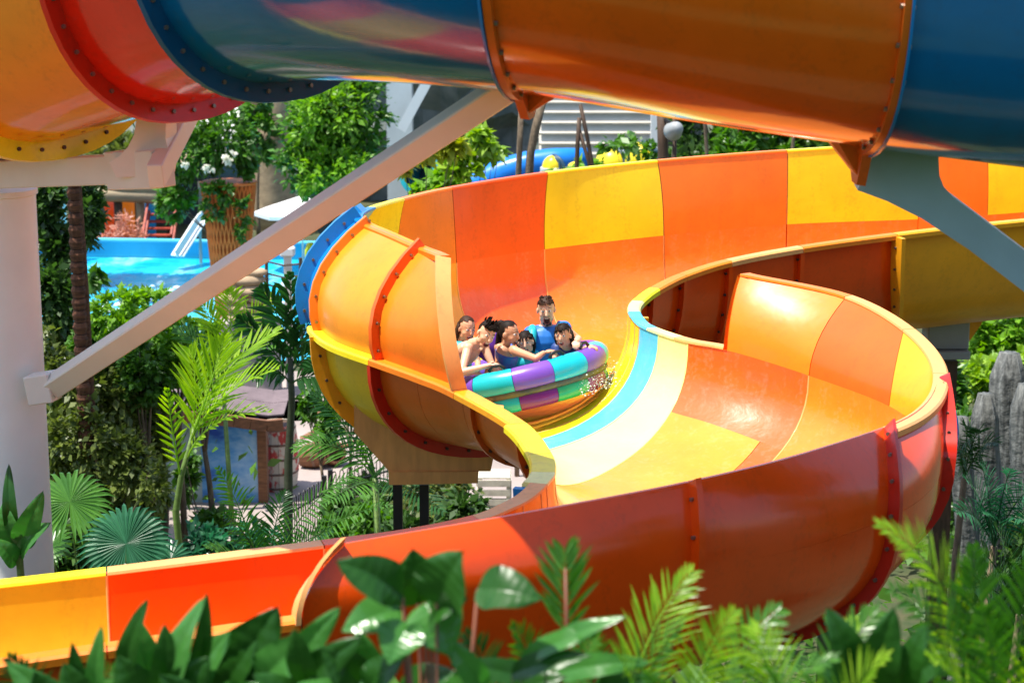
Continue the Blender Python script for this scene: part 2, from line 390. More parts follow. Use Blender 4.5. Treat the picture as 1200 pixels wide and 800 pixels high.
# trough sections: (u0, u1, inside, outside)
TR = [(-2, 0.3, 'orange', 'gold'), (0.3, 2, 'orange', 'gold'), (2, 3, 'orange', 'redor'), (3, 4, 'orange', 'redor'),
      (7.4, 9.8, 'yellow', 'blue'), (9.8, 10.3, 'yellow', 'olive'), (10.3, 11.9, 'yellow', 'olive'), (11.9, 12.75, 'yellow', 'brick'), (12.75, 14.0, 'cyan', 'brick'),
      (14.0, 15.0, 'pale', 'brick'), (17, 18.3, 'orange', 'deep'), (18.3, 19, 'orange', 'redor'), (19, 20.4, 'orange', 'redor'),
      (20.4, 22, 'orange', 'redor'), (22, 24, 'orange', 'redor'), (24, 25, 'redor', 'deep'), (25, 26.4, 'ochre', 'deep'), (26.4, 28, 'deep', 'deep')]
for (a, b, mi_, mo_) in TR:
    make_panel('trough_panel', low, low.trough, a, b, M.get('wet_'+mi_, M[mi_]), M[mo_], slide)
    if 3 < b < 27: seal(low, low.trough, b, slide, M['peach'] if mi_ not in ('pale', 'cyan') else M['pale'])
full_t = lambda lo, hi: (lambda u: low.trough(u)[lo:hi+1])
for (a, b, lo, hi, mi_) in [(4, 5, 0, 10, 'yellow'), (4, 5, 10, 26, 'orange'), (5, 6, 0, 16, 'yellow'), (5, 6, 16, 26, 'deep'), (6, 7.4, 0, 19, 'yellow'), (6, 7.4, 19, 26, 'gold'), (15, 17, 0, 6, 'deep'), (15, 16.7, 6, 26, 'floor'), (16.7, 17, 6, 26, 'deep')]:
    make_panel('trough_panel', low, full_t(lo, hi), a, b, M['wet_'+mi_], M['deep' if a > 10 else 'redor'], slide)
for u_ in (4, 5, 6, 17): seal(low, low.trough, u_, slide, M['peach'])
exB = lambda u: low.ext(u, 'B'); exA = lambda u: low.ext(u, 'A')
for (a, b, mi_, mo_) in [(-2, 1, 'yellow', 'gold'), (1, 2, 'orange', 'gold'), (2, 3, 'yellow', 'gold'), (3, 4, 'orange', 'brick'), (4, 5, 'yellow', 'gold'), (5, 6, 'deep', 'brick'), (6, 7, 'orange', 'brick'),
                         (7, 8, 'yellow', 'gold'), (8, 9.8, 'cyan', 'blue'), (9.8, 10.1, 'orange', 'orange'), (10.1, 12, 'orange', 'amber'), (12, 13.98, 'orange', 'orange')]:
    make_panel('wall_panel', low, exB, a, b, M[mi_], M[mo_], slide)
    lip(low, low.TB, low.SA, a, b, M[mi_ if mi_ != 'cyan' else 'blue'], slide, w=0.12)
for (a, b, mi_, mo_) in [(15.9, 17, 'orange', 'redor'), (17, 17.9, 'deep', 'deep'), (17.9, 19, 'gold', 'redor'), (19, 20.4, 'orange', 'redor'), (20.4, 22, 'orange', 'redor'), (22, 24, 'orange', 'redor')]:
    make_panel('wall_panel', low, exA, a, b, M[mi_], M[mo_], slide)
    lip(low, low.TA, low.SB, a, b, M['orange' if a < 17 else 'peach' if a < 20 else 'redor'], slide, w=0.15 if a < 20 else 0.05)
# rims at the seam level
for (a, b, c) in [(-2, 2, 'gold'), (2, 3, 'orange'), (3, 4, 'peach'), (4, 5, 'orange'), (5, 6, 'orange'), (6, 7.4, 'yellow'), (7.4, 9.5, 'pale'), (9.5, 11.5, 'cyan'), (11.5, 13.4, 'cyan'), (13.4, 14.6, 'pale'), (14.6, 15.85, 'peach')]:
    lip(low, low.SA, low.SB, a, b, M[c], slide, w=0.15)
for (a, b, c) in [(24.02, 25, 'orange'), (25, 26.4, 'orange'), (26.4, 28, 'deep')]:
    lip(low, low.SA, low.SB, a, b, M[c], slide, w=0.14)
for (a, b, c) in [(9.8, 11.9, 'yellow'), (11.9, 14.05, 'orange'), (14.05, 15, 'gold'), (15, 16, 'yellow'), (16, 17, 'yellow'), (17, 18.3, 'pale'), (18.3, 22, 'peach'), (22, 24, 'deep'), (24, 25, 'peach'), (25, 26.4, 'yellow'), (26.4, 28, 'deep')]:
    lip(low, low.SB, low.SA, a, b, M[c], slide, w=0.24 if 14.9 < a < 18 else 0.18, name='rim')
# flanges
tr_ = low.trough
exBr = lambda u: low.ext(u, 'B'); 
for (u, fns, c, d, bt) in [(2, [tr_], 'gold', 0.30, 'boltdark'), (3, [tr_], 'redor', 0.13, 'boltdark'), (4, [tr_], 'redor', 0.13, 'boltdark'), (5, [tr_], 'redor', 0.13, 'boltdark'), (6.2, [tr_], 'redor', 0.13, 'boltdark'),
                           (8.0, [tr_], 'blue', 0.13, 'bolt'), (10.3, [tr_], 'gold', 0.22, 'boltdark'), (11.9, [tr_], 'red', 0.18, 'boltdark'), (14.2, [tr_], 'brick', 0.10, 'boltdark'), (15, [tr_], 'brick', 0.12, 'boltdark'),
                           (18.3, [tr_, ], 'blue', 0.16, 'bolt'), (25, [tr_], 'deep', 0.12, 'boltdark')]:
    rib(low, fns, u, slide, M[c], depth=d, boltmat=M[bt])
for (u, c, d, w) in [(8.5, 'blue', 0.15, 0.16), (9.3, 'blue', 0.20, 0.05), (10.1, 'orange', 0.14, 0.03), (12, 'deep', 0.15, 0.03)]:
    rib(low, [exBr], u, slide, M[c], depth=d, boltmat=M['bolt'], half=w)
rib(low, [exBr], 14.0, slide, M['peach'], depth=0.16, half=0.02, bolts=False, name='end_flange', d0=-0.01)
rib(low, [exA], 15.88, slide, M['orange'], depth=0.07, half=0.02, bolts=False, name='end_flange', d0=-0.01)
rib(low, [exA], 24.03, slide, M['peach'], depth=0.16, half=0.02, bolts=False, name='end_flange', d0=-0.01)
full = lambda u: np.concatenate([low.ext(u, 'A')[::-1], low.trough(u)[1:]])
for (u, c, d) in [(18.62, 'blue', 0.30), (19.1, 'red', 0.17), (20.4, 'red', 0.16), (22, 'redor', 0.15)]:
    rib(low, [full], u, slide, M[c], depth=d, half=0.03)

# ------------------------------------------------------------------ upper slide
CB = {-3: (-330,230,22.2), -1: (-130,205,20.3), 0: (-35,186,19.3), 1: (58,160,18.45), 2: (215,116,17.5), 3: (326,91,16.65), 4: (455,88,15.9), 5: (618,101,15.5), 6: (800,132,15.45), 7: (1008,163,15.45), 8: (1200,188,15.5), 9: (1400,214,15.9), 11: (1800,250,18)}
cb = catmull(pick(CB)); HW, SG = 1.55, 1.60
def rims(side):
    def f(u):
        c = cb(u); d = cb(u+0.05)-cb(u-0.05); d[2] = 0; d /= np.linalg.norm(d); s_ = np.array([-d[1], d[0], 0])   # left of travel = away from camera
        return c + np.array([0, 0, SG]) + s_*float(np.interp(u, [1, 3, 5], [1.38, 1.34, HW]))*side
    return f
upA, upB = rims(-1), rims(1)
lift = lambda f, k: (lambda u: f(u) + np.array([0, 0, 0.95])*k(u))
upper = empty('water_slide', (0, 16, 11.2), 'raft slide crossing overhead with blue, orange and red sections seen from below', 'water slide')
up = Flume(upA, upB, lift(upA, lambda u: 1), lift(upB, lambda u: 1), sag=SG)
for (a, b, ci, co) in [(-3, -1, 'yellow', 'orange'), (-1, 1, 'yellow', 'orange'), (1, 2, 'yellow', 'orange'), (2, 3, 'red', 'red'), (3, 5, 'blue', 'darkblue'), (5, 7, 'orange', 'brick'), (7, 9, 'blue', 'darkblue'), (9, 11, 'orange', 'orange')]:
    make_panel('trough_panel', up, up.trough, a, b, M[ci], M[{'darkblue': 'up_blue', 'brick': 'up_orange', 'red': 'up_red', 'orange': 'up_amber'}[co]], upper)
    if a >= 2 and b <= 9:
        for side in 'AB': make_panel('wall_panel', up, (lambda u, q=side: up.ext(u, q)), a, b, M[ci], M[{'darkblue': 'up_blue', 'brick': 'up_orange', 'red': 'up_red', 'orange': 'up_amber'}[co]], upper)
    else:
        lip(up, up.SA, up.SB, a, b, M['yellow' if a < 5 else 'orange'], upper, w=0.13); lip(up, up.SB, up.SA, a, b, M['yellow'], upper, w=0.13)
fullu = lambda u: np.concatenate([up.ext(u, 'A')[::-1], up.trough(u)[1:], up.ext(u, 'B')[1:]])
rib(up, [up.trough], 1, upper, M['yellow'], depth=0.22, half=0.03, boltmat=M['boltdark'], step=0.24)
for (u, c, d) in [(2, 'red', 0.2), (3, 'darkblue', 0.2), (5, 'brick', 0.10), (7, 'brick', 0.10)]:
    rib(up, [fullu], u, upper, M[c], depth=d, half=0.03, step=0.27 if u > 4 else 0.22)
for (u, c) in [(5, 'blue'), (7, 'blue')]:
    rib(up, [fullu], u+(-0.026 if u == 5 else 0.026), upper, M[c], depth=0.115, half=0.01, bolts=False)
# keel brackets under the two middle joints
for (u, dx, dep) in [(5, 0.12, 0.24), (7, -0.02, 0.34)]:
    c = cb(u); d = cb(u+.05)-cb(u-.05); d /= np.linalg.norm(d); s_ = np.array([-d[1], d[0], 0]); s_ /= np.linalg.norm(s_)
    mb = MB(); k = -1 if u == 7 else 1
    base = [c-s_*0.55+[0, 0, 0.06], c-s_*0.30-[0, 0, 0.10], c-s_*0.10-[0, 0, dep], c+s_*0.10-[0, 0, dep], c+s_*0.30-[0, 0, .10], c+s_*0.55+[0, 0, 0.06]]
    mb.prism([np.array(q)-d*0.035 for q in base], d*0.07)
    base2 = [c-s_*0.10-[0, 0, dep*0.9], c+s_*0.10-[0, 0, dep*0.9], c+s_*0.2+[0, 0, 0.05], c-s_*0.2+[0, 0, 0.05]]
    top2 = [np.array(q)+d*0.26*k for q in base2]; top2[0] = c+d*0.26*k-s_*0.1-[0, 0, 0.03]; top2[1] = c+d*0.26*k+s_*0.1-[0, 0, 0.03]
    mb.add(base2+top2, [(0, 1, 2, 3), (4, 7, 6, 5), (0, 4, 5, 1), (0, 3, 7, 4), (1, 5, 6, 2)])
    mb.build('keel_bracket', M['brick'], upper)
# ------------------------------------------------------------------ plants: builders
def leafmat(name, lo, hi, rough=0.4, trans=0.35, spec=0.5):
    m, n, b = nodes(name)
    g = n.nodes.new('ShaderNodeNewGeometry'); r = n.nodes.new('ShaderNodeValToRGB')
    r.color_ramp.elements[0].color = (*lo, 1); r.color_ramp.elements[1].color = (*hi, 1)
    tc = n.nodes.new('ShaderNodeTexCoord'); t = n.nodes.new('ShaderNodeTexNoise'); t.inputs['Scale'].default_value = 1.6; t.inputs['Detail'].default_value = 4
    n.links.new(tc.outputs['Object'], t.inputs['Vector'])
    mx = n.nodes.new('ShaderNodeMath'); mx.operation = 'MULTIPLY_ADD'; mx.inputs[1].default_value = 0.6
    n.links.new(g.outputs['Random Per Island'], mx.inputs[0])
    m2 = n.nodes.new('ShaderNodeMath'); m2.operation = 'MULTIPLY'; m2.inputs[1].default_value = 0.5
    n.links.new(t.outputs['Fac'], m2.inputs[0]); n.links.new(m2.outputs[0], mx.inputs[2])
    n.links.new(mx.outputs[0], r.inputs[0]); n.links.new(r.outputs[0], b.inputs['Base Color'])
    b.inputs['Roughness'].default_value = rough; b.inputs['Specular IOR Level'].default_value = spec
    tr = n.nodes.new('ShaderNodeBsdfTranslucent'); mix = n.nodes.new('ShaderNodeMixShader'); mix.inputs[0].default_value = trans
    hs = n.nodes.new('ShaderNodeHueSaturation'); hs.inputs['Saturation'].default_value = 1.15; hs.inputs['Value'].default_value = 1.5
    n.links.new(r.outputs[0], hs.inputs['Color']); n.links.new(hs.outputs[0], tr.inputs['Color'])
    out = n.nodes['Material Output']
    n.links.new(b.outputs[0], mix.inputs[1]); n.links.new(tr.outputs[0], mix.inputs[2]); n.links.new(mix.outputs[0], out.inputs[0])
    return m
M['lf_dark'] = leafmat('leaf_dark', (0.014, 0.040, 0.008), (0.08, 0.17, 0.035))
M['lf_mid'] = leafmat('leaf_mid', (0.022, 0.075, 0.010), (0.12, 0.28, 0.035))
M['lf_bright'] = leafmat('leaf_bright', (0.07, 0.19, 0.012), (0.26, 0.50, 0.04))
M['lf_lime'] = leafmat('leaf_lime', (0.10, 0.25, 0.012), (0.36, 0.52, 0.05))
M['lf_yellow'] = leafmat('leaf_yellow', (0.16, 0.24, 0.012), (0.48, 0.50, 0.05))
M['lf_olive'] = leafmat('leaf_olive', (0.035, 0.065, 0.012), (0.19, 0.24, 0.05))
M['lf_teal'] = leafmat('leaf_bluegreen', (0.012, 0.08, 0.035), (0.06, 0.24, 0.11), rough=0.28)
M['fr_dark'] = leafmat('frond_dark', (0.010, 0.045, 0.012), (0.04, 0.14, 0.03), rough=0.3)
M['fr_green'] = leafmat('frond_green', (0.03, 0.12, 0.015), (0.12, 0.30, 0.04), rough=0.3)
M['fr_lime'] = leafmat('frond_lime', (0.14, 0.32, 0.015), (0.42, 0.62, 0.05), rough=0.3, trans=0.45)
M['broad'] = leafmat('broad_leaf', (0.006, 0.036, 0.005), (0.028, 0.115, 0.012), rough=0.34, trans=0.15, spec=0.35)
M['broad_l'] = leafmat('broad_leaf_light', (0.02, 0.11, 0.02), (0.09, 0.28, 0.05), rough=0.24, trans=0.3)
M['dry'] = leafmat('dry_leaf', (0.20, 0.10, 0.04), (0.55, 0.30, 0.18))
M['pink'] = leafmat('pink_grass', (0.45, 0.16, 0.12), (0.75, 0.42, 0.30))
M['flower'] = leafmat('white_blossom', (0.65, 0.62, 0.50), (0.85, 0.82, 0.72))
M['bark'] = simple('tree_bark', (0.22, 0.16, 0.10), 0.9, 0.6, 6, bscale=14, bdist=0.03, stretch=(3, 3, 0.6))
M['palmbark'] = simple('palm_bark', (0.20, 0.075, 0.035), 0.9, 0.7, 5, bscale=12, bdist=0.04, stretch=(1, 1, 5))
M['stem'] = simple('green_stem', (0.16, 0.26, 0.05), 0.5, 0.4, 4, stretch=(1, 1, 4))
M['redstem'] = simple('red_stem', (0.30, 0.10, 0.05), 0.5, 0.4, 4)
nr = np.random.RandomState(11)

def leaf_cloud(name, ells, n, size, mat, parent, clumps=None, elong=1.9, spread=0.28, drop=0.0, kind='stuff', shell=0.5):
    """many leaf-sized faces in clumps through the volume of a few ellipsoids"""
    ells = [(np.asarray(c, float), np.asarray(r, float)) for c, r in ells]
    vol = np.array([np.prod(r)**(2/3) for _, r in ells]); vol /= vol.sum()
    clumps = clumps or max(12, n//28)
    ci = nr.choice(len(ells), clumps, p=vol); d = nr.normal(size=(clumps, 3)); d /= np.linalg.norm(d, axis=1, keepdims=True)
    rad = shell + (1-shell)*nr.rand(clumps)**0.7
    rad *= 1+0.22*np.array([noise.noise(Vector(q*2.3)) for q in d])
    cc = np.array([ells[i][0] for i in ci]) + d*rad[:, None]*np.array([ells[i][1] for i in ci])
    k = nr.choice(clumps, n); rr = np.array([np.mean(ells[i][1]) for i in ci])[k]
    p = cc[k] + nr.normal(size=(n, 3))*(rr*spread*0.55)[:, None]; p[:, 2] -= drop*nr.rand(n)
    s = size*(0.4+1.3*nr.rand(n)**1.4)
    outd = p - cc[k] + d[k]*rr[:, None]*0.25 + nr.normal(size=(n, 3))*0.5*rr[:, None]*spread; outd[:, 2] -= 0.05
    a = outd/(np.linalg.norm(outd, axis=1, keepdims=True)+1e-9)
    up = nr.normal(size=(n, 3))*0.55 + [0, 0, 1.0]
    b = np.cross(a, up); b /= (np.linalg.norm(b, axis=1, keepdims=True)+1e-9); c = np.cross(b, a)
    L = (s*elong*0.5)[:, None]; W = (s*0.5)[:, None]
    v = np.stack([p-a*L, p+b*W+c*W*0.3-a*L*0.1, p+a*L, p-b*W+c*W*0.3-a*L*0.1], axis=1).reshape(-1, 3)
    f = np.arange(n*4).reshape(n, 4)
    return mesh(name, v, f, mat, parent, False, None, False, kind)
def trunk(mb, a, b, r0, r1, bend=0.15, n=8, seg=7):
    a = np.asarray(a, float); b = np.asarray(b, float); L = np.linalg.norm(b-a); pts = []; rr = []
    o1 = np.array([rng.uniform(-1, 1), rng.uniform(-1, 1), 0])*bend*L*0.3
    for i in range(seg+1):
        t = i/seg; pts.append(a+(b-a)*t+o1*math.sin(math.pi*t)); rr.append(r0+(r1-r0)*t + (0.35*r0*(1-t)**6))
    mb.tube(pts, rr, n, wob=0.15)
def tree(base, ells, n, size, mat, label, cat='tree', name='leafy_tree', group=None, tr=0.16, barkm='bark', clumps=None, limbs=5, shell=0.5, spread=0.28, elong=1.9):
    base = np.asarray(base, float); t = empty(name, base, label, cat, group)
    mb = MB(); c0 = np.mean([np.asarray(c) for c, r in ells], axis=0); fork = base*0.45+c0*0.55; fork[2] = base[2]+(c0[2]-base[2])*0.6
    trunk(mb, base, fork, tr, tr*0.6)
    for i in range(limbs):
        c, r = ells[i % len(ells)]; d = nr.normal(size=3); d /= np.linalg.norm(d)
        trunk(mb, fork, np.asarray(c)+d*np.asarray(r)*0.6, tr*0.45, tr*0.12, n=6, seg=5)
    mb.build('trunk', M[barkm], t, smooth=True)
    leaf_cloud('crown', ells, n, size, M[mat], t, clumps, elong, spread, shell=shell)
    return t
def E(px, py, D, rpx, rpy, rz=None):
    """ellipsoid of given pixel half sizes at distance D, about as deep as wide"""
    k = D/FPX
    return (P(px, py, D), (rpx*k, (rz if rz else rpx*k*0.9), rpy*k))

def frond_geo(b, c, t, nrm, nl=22, ll=0.5, w=0.035, ang=55, droop=0.25, stem=0.012, start=0.12, tipf=0.35, vee=0.25, rnd=0.08, seed=0):
    """pinnate palm frond along the curve b-c-t; leaflets on both sides"""
    q = np.random.RandomState(seed); b, c, t, nrm = [np.asarray(x, float) for x in (b, c, t, nrm)]
    V = []; F = []
    cur = lambda s: (1-s)**2*b+2*s*(1-s)*c+s*s*t
    mb = MB(); ss = np.linspace(0, 1, 10); mb.tube([cur(s) for s in ss], [stem*(1.25-s) for s in ss], 5); V = [np.array(x) for x in mb.v]; F = list(mb.f)
    for i in range(nl):
        s = start+(1-start)*(i+0.5)/nl
        p = cur(s); tg = cur(min(1, s+0.02))-cur(s-0.02); tg /= np.linalg.norm(tg)
        side = np.cross(tg, nrm); side /= np.linalg.norm(side); nn = np.cross(side, tg)
        env = (0.55+0.45*math.sin(math.pi*min(1, (s-start)/(1-start)*0.9+0.1)**0.8))*(1 if s < 0.75 else 1-(s-0.75)/0.25*(1-tipf)) 
        for sg in (-1, 1):
            a = R(ang*(1-0.45*s)+q.uniform(-7, 7)); L = ll*env*(1+q.uniform(-rnd, rnd)*2)
            d = tg*math.cos(a)+side*sg*math.sin(a)+nn*(vee+q.uniform(-0.1, 0.1)); d /= np.linalg.norm(d)
            wd = np.cross(d, nn); wd /= np.linalg.norm(wd); ww = w*(1+q.uniform(-0.2, 0.2))
            g = np.array([0, 0, -1.0])*droop*L; n2 = np.cross(wd, d)
            pts = [p]
            for (k, wk) in ((0.3, 1.0), (0.68, 0.8)):
                m = p+d*L*k+g*k*k; pts += [m+wd*ww*wk*0.5, m-n2*ww*0.22, m-wd*ww*wk*0.5]
            pts.append(p+d*L+g)
            o = len(V); V += pts
            F += [(o, o+2, o+1), (o, o+3, o+2), (o+1, o+2, o+5, o+4), (o+2, o+3, o+6, o+5), (o+4, o+5, o+7), (o+5, o+6, o+7)]
    return V, F
def frond(parent, b, c, t, nrm, mat, name='frond', **kw):
    V, F = frond_geo(b, c, t, nrm, **kw); return mesh(name, np.array(V), F, M[mat], parent, False)
def palm(base, top, nf, L, mat, label, name='palm', cat='palm', group=None, ll=0.5, w=0.04, tr=0.06, up=0.75, nl=20, droop=0.3, barkm='stem', az0=0.0, spread=1.0, nrmz=1.0, elev=(15, 75), seed=1):
    base = np.asarray(base, float); top = np.asarray(top, float); t = empty(name, base, label, cat, group); q = random.Random(seed)
    mb = MB(); trunk(mb, base, top, tr, tr*0.75, 0.1); mb.build('trunk', M[barkm], t, smooth=True)
    for i in range(nf):
        az = az0+i*2.39996*spread; el = R(elev[1]+(elev[0]-elev[1])*(i+0.5)/nf+q.uniform(-6, 6)); l = L*q.uniform(0.85, 1.1)
        h = np.array([math.cos(az), math.sin(az), 0]); mid = top+(h*math.cos(el)+np.array([0, 0, 1])*math.sin(el))*l*0.55
        tip = top+h*l*(0.55+0.4*math.cos(el))+np.array([0, 0, 1])*l*(math.sin(el)*0.75-0.25)
        frond(t, top, mid, tip, (0, 0, 1.0) if el < R(70) else tuple(-h+np.array([0, 0, .2])), mat, nl=nl, ll=ll, w=w, droop=droop, stem=0.012*L, seed=seed*31+i)
    return t
def blade_geo(b, t, nrm, w, sag=0.15, fold=0.25, n=9, petiole=0.0, shape=1.0, wave=0.0):
    """one broad leaf: b base, t tip, bent over by sag, folded along the midrib, with raised side veins"""
    b, t, nrm = [np.asarray(x, float) for x in (b, t, nrm)]; d = t-b; L = np.linalg.norm(d); x = d/L; n = 30; ph = rng.uniform(0, 6)
    y = np.cross(nrm, x); y /= np.linalg.norm(y); z = np.cross(x, y); V = []; F = []; ks = (-1, -.78, -.55, -.3, -.1, 0, .1, .3, .55, .78, 1); m = len(ks)
    tw = rng.uniform(-0.5, 0.5); shape = shape*rng.uniform(0.75, 1.15)
    for i in range(n+1):
        s = i/n; wd = w*0.5*(math.sin(math.pi*min(1, s**(0.80*shape)*0.985+0.015)))**0.58
        c = b+d*s+z*math.sin(math.pi*s)*sag*L-z*0.10*L*s*s; yy = y*math.cos(tw*s)+z*math.sin(tw*s); zz = z*math.cos(tw*s)-y*math.sin(tw*s)
        for k in ks:
            rip = 0.030*w*abs(math.sin((s*8.0-abs(k)*1.1)*math.pi))*min(1, abs(k)*4)*(1-abs(k)**3)
            V.append(c+yy*wd*k+zz*(abs(k)**1.3*fold*wd + rip + wave*w*0.16*math.sin(s*11+k*2+ph)*abs(k)**2)-(x*0.10*w*abs(k)**2 if s > .3 else 0))
    for i in range(n):
        for j in range(m-1): F.append((i*m+j, (i+1)*m+j, (i+1)*m+j+1, i*m+j+1))
    mb = MB(); mb.tube([b-x*petiole if petiole else b]+[b+d*s+z*(math.sin(math.pi*s)*sag*L-0.10*L*s*s-0.004) for s in (0.02, 0.25, 0.5, 0.75, 0.97)], [0.012*L+.003]*2+[0.009*L, 0.007*L, 0.004*L, 0.002*L], 5)
    o = len(V); V += [np.array(v) for v in mb.v]; F += [tuple(i+o for i in f) for f in mb.f]
    return V, F
def fan_geo(c, nrm, up, r, nb=34, w=0.05, arc=330, droop=0.35, seed=0):
    q = np.random.RandomState(seed); c, nrm, up = [np.asarray(x, float) for x in (c, nrm, up)]
    nrm /= np.linalg.norm(nrm); x = up-nrm*np.dot(up, nrm); x /= np.linalg.norm(x); y = np.cross(nrm, x); V = []; F = []
    for i in range(nb):
        a = R(-arc/2+arc*(i+0.5)/nb); d = x*math.cos(a)+y*math.sin(a); e = -x*math.sin(a)+y*math.cos(a); L = r*(0.84+0.16*math.cos(a))*(1+q.uniform(-.06, .06))
        o = len(V); V.append(c+nrm*0.01)
        for (k, wk) in ((0.25, 0.55), (0.55, 1.0), (0.8, 0.65)):
            g = nrm*(0.10*L*k)+np.array([0, 0, -1])*droop*L*k**2.2+nrm*(-0.0)
            m = c+d*L*k+g; ww = w*wk*r; V += [m+e*ww, m-nrm*ww*0.5, m-e*ww]
        V.append(c+d*L+nrm*0.08*L+np.array([0, 0, -1])*droop*L*1.15)
        F += [(o, o+1, o+2), (o, o+2, o+3)]
        for k in (1, 4): F += [(o+k, o+k+3, o+k+4, o+k+1), (o+k+1, o+k+4, o+k+5, o+k+2)]
        F += [(o+7, o+10, o+8), (o+8, o+10, o+9)]
    return V, F
# ------------------------------------------------------------------ ground, paths, pool
def sheet(name, poly, z, mat):
    return structure(mesh(name, [(p[0], p[1], z) for p in poly], [tuple(range(len(poly)))], mat))
M['soil'] = simple('soil_and_moss', (0.10, 0.085, 0.04), 0.95, 0.6, 0.9, bscale=3, bdist=0.08, dark=(0.025, 0.05, 0.012))
M['paving'] = simple('paving_concrete', (0.40, 0.35, 0.34), 0.8, 0.35, 0.6, bscale=6, bdist=0.02)
M['sand'] = simple('sandy_concrete', (0.40, 0.33, 0.30), 0.85, 0.3, 0.5, bscale=5, bdist=0.02)
sheet('ground', [(-900, -200), (900, -200), (900, 1600), (-900, 1600)], 0.0, M['soil'])
g = lambda x, y: G(x, y)[:2]
sheet('path', [g(150, 800), g(660, 800), g(640, 470), (4, 57), (-7, 57), (-12, 49), g(120, 470)], 0.02, M['sand'])
# terrace the photographer looks from, planted at its edge
tv = [(-9, -8, 8.3), (9, -8, 8.3), (9, 10.6, 8.3), (-9, 10.6, 8.3), (-10.5, -10, 0.01), (10.5, -10, 0.01), (10.5, 11.6, 0.01), (-10.5, 11.6, 0.01)]
structure(mesh('terrace', tv, [(0, 1, 2, 3), (0, 4, 5, 1), (1, 5, 6, 2), (2, 6, 7, 3), (3, 7, 4, 0)], simple('mossy_bank', (0.05, 0.12, 0.02), 0.95, 0.6, 1.5, bscale=5, bdist=0.1)))

# pool water
def water_mat():
    m, n, b = nodes('pool_water')
    tc = n.nodes.new('ShaderNodeTexCoord'); t = n.nodes.new('ShaderNodeTexNoise'); t.inputs['Scale'].default_value = 0.55; t.inputs['Detail'].default_value = 9; t.inputs['Roughness'].default_value = 0.65
    mp = n.nodes.new('ShaderNodeMapping'); mp.inputs['Scale'].default_value = (1.0, 0.45, 1)
    n.links.new(tc.outputs['Object'], mp.inputs['Vector']); n.links.new(mp.outputs[0], t.inputs['Vector'])
    r = n.nodes.new('ShaderNodeValToRGB'); r.color_ramp.elements[0].position = 0.35; r.color_ramp.elements[0].color = (0.0, 0.33, 0.62, 1)
    r.color_ramp.elements[1].position = 0.80; r.color_ramp.elements[1].color = (0.75, 0.93, 0.97, 1)
    e = r.color_ramp.elements.new(0.55); e.color = (0.03, 0.58, 0.82, 1)
    n.links.new(t.outputs['Fac'], r.inputs[0]); n.links.new(r.outputs[0], b.inputs['Base Color'])
    b.inputs['Roughness'].default_value = 0.12
    bm = n.nodes.new('ShaderNodeBump'); bm.inputs['Strength'].default_value = 0.6; bm.inputs['Distance'].default_value = 0.12
    t2 = n.nodes.new('ShaderNodeTexNoise'); t2.inputs['Scale'].default_value = 1.7; t2.inputs['Detail'].default_value = 5
    n.links.new(tc.outputs['Object'], t2.inputs['Vector']); n.links.new(t2.outputs['Fac'], bm.inputs['Height']); n.links.new(bm.outputs[0], b.inputs['Normal'])
    return m
M['water'] = water_mat(); M['poolwall'] = simple('pool_wall_paint', (0.02, 0.42, 0.72), 0.4, 0.15, 1.0)
M['coping'] = simple('pool_coping', (0.10, 0.55, 0.75), 0.5, 0.1, 2)
structure(mesh('pool_water', [(-34, 58, 0.12), (-3.2, 58, 0.12), (-3.2, 75, 0.12), (-34, 77, 0.12)], [(0, 1, 2, 3)], M['water']))
mb = MB(); mb.beam((-34, 77.2, 0.45), (-3.2, 75.2, 0.30), 0.3, 0.75); pw = structure(mb.build('pool_wall', M['poolwall']))
mb = MB(); mb.beam((-34, 77.2, 0.86), (-3.2, 75.2, 0.70), 0.42, 0.07); mb.build('coping', M['coping'], pw)
mb = MB()
for i in range(130):
    a = nr.rand(); x = -17+a*11+nr.normal()*0.8; y = 66+nr.normal()*2.3; s_ = 0.05+0.10*nr.rand()
    mb.ball((x, y, 0.13+abs(nr.normal())*0.22), s_, 1.6, 1, 0.7, n=5)
tag(mb.build('splash', simple('water_foam', (0.85, 0.92, 0.95), 0.5), kind='stuff'), 'white splashes and foam on the turquoise pool water', 'splash')

# ------------------------------------------------------------------ steelwork of the slides
col = empty('support_column', (-4.87, 19.6, 0), 'thick cream round steel column at the left edge carrying the beams', 'column')
c0 = P(3, 300, 19.6); c0[2] = 0
mb = MB(); mb.lathe(c0, [(0.345, 0.0), (0.345, 10.28), (0.365, 10.29), (0.365, 10.34)], 40); mb.build('post', M['white_steel'], col, True, autosmooth=35)
mb = MB(); mb.lathe(c0, [(0.52, 0.0), (0.52, 0.05)], 24); mb.build('base_plate', M['cream'], col)
arm = empty('diagonal_brace', P(45, 454, 16.0), 'long cream diagonal box beam from the column up to the overhead slide', 'beam')
a0 = P(62, 453, 19.2); b0 = P(598, 100, 15.75)
mb = MB(); mb.beam(a0, b0, 0.175, 0.20, roll=R(40), bev=0.012)
ob = mb.build('beam', M['cream'], arm)
mb = MB(); q0 = P(36, 456, 19.25); mb.beam(q0, P(64, 452, 19.2), 0.24, 0.28, bev=0.01); mb.build('socket', M['cream'], arm)
hb = empty('cross_beam', P(0, 203, 16.6), 'cream horizontal beam with curved gusset holding the red joint', 'beam')
mb = MB(); mb.beam(P(-60, 206, 19.6), P(140, 198, 18.3), 0.26, 0.26, bev=0.01); mb.beam(P(136, 199, 18.32), P(192, 197, 18.0), 0.28, 0.34, bev=0.01)
mb.build('beam', M['cream'], hb)
gd = 18.0; poly = []
for (x, y) in [(128, 190), (140, 183), (150, 172), (157, 158), (160, 140), (161, 118), (196, 128), (194, 150), (194, 163), (197, 175), (192, 206), (136, 208)]: poly.append(P(x, y, gd))
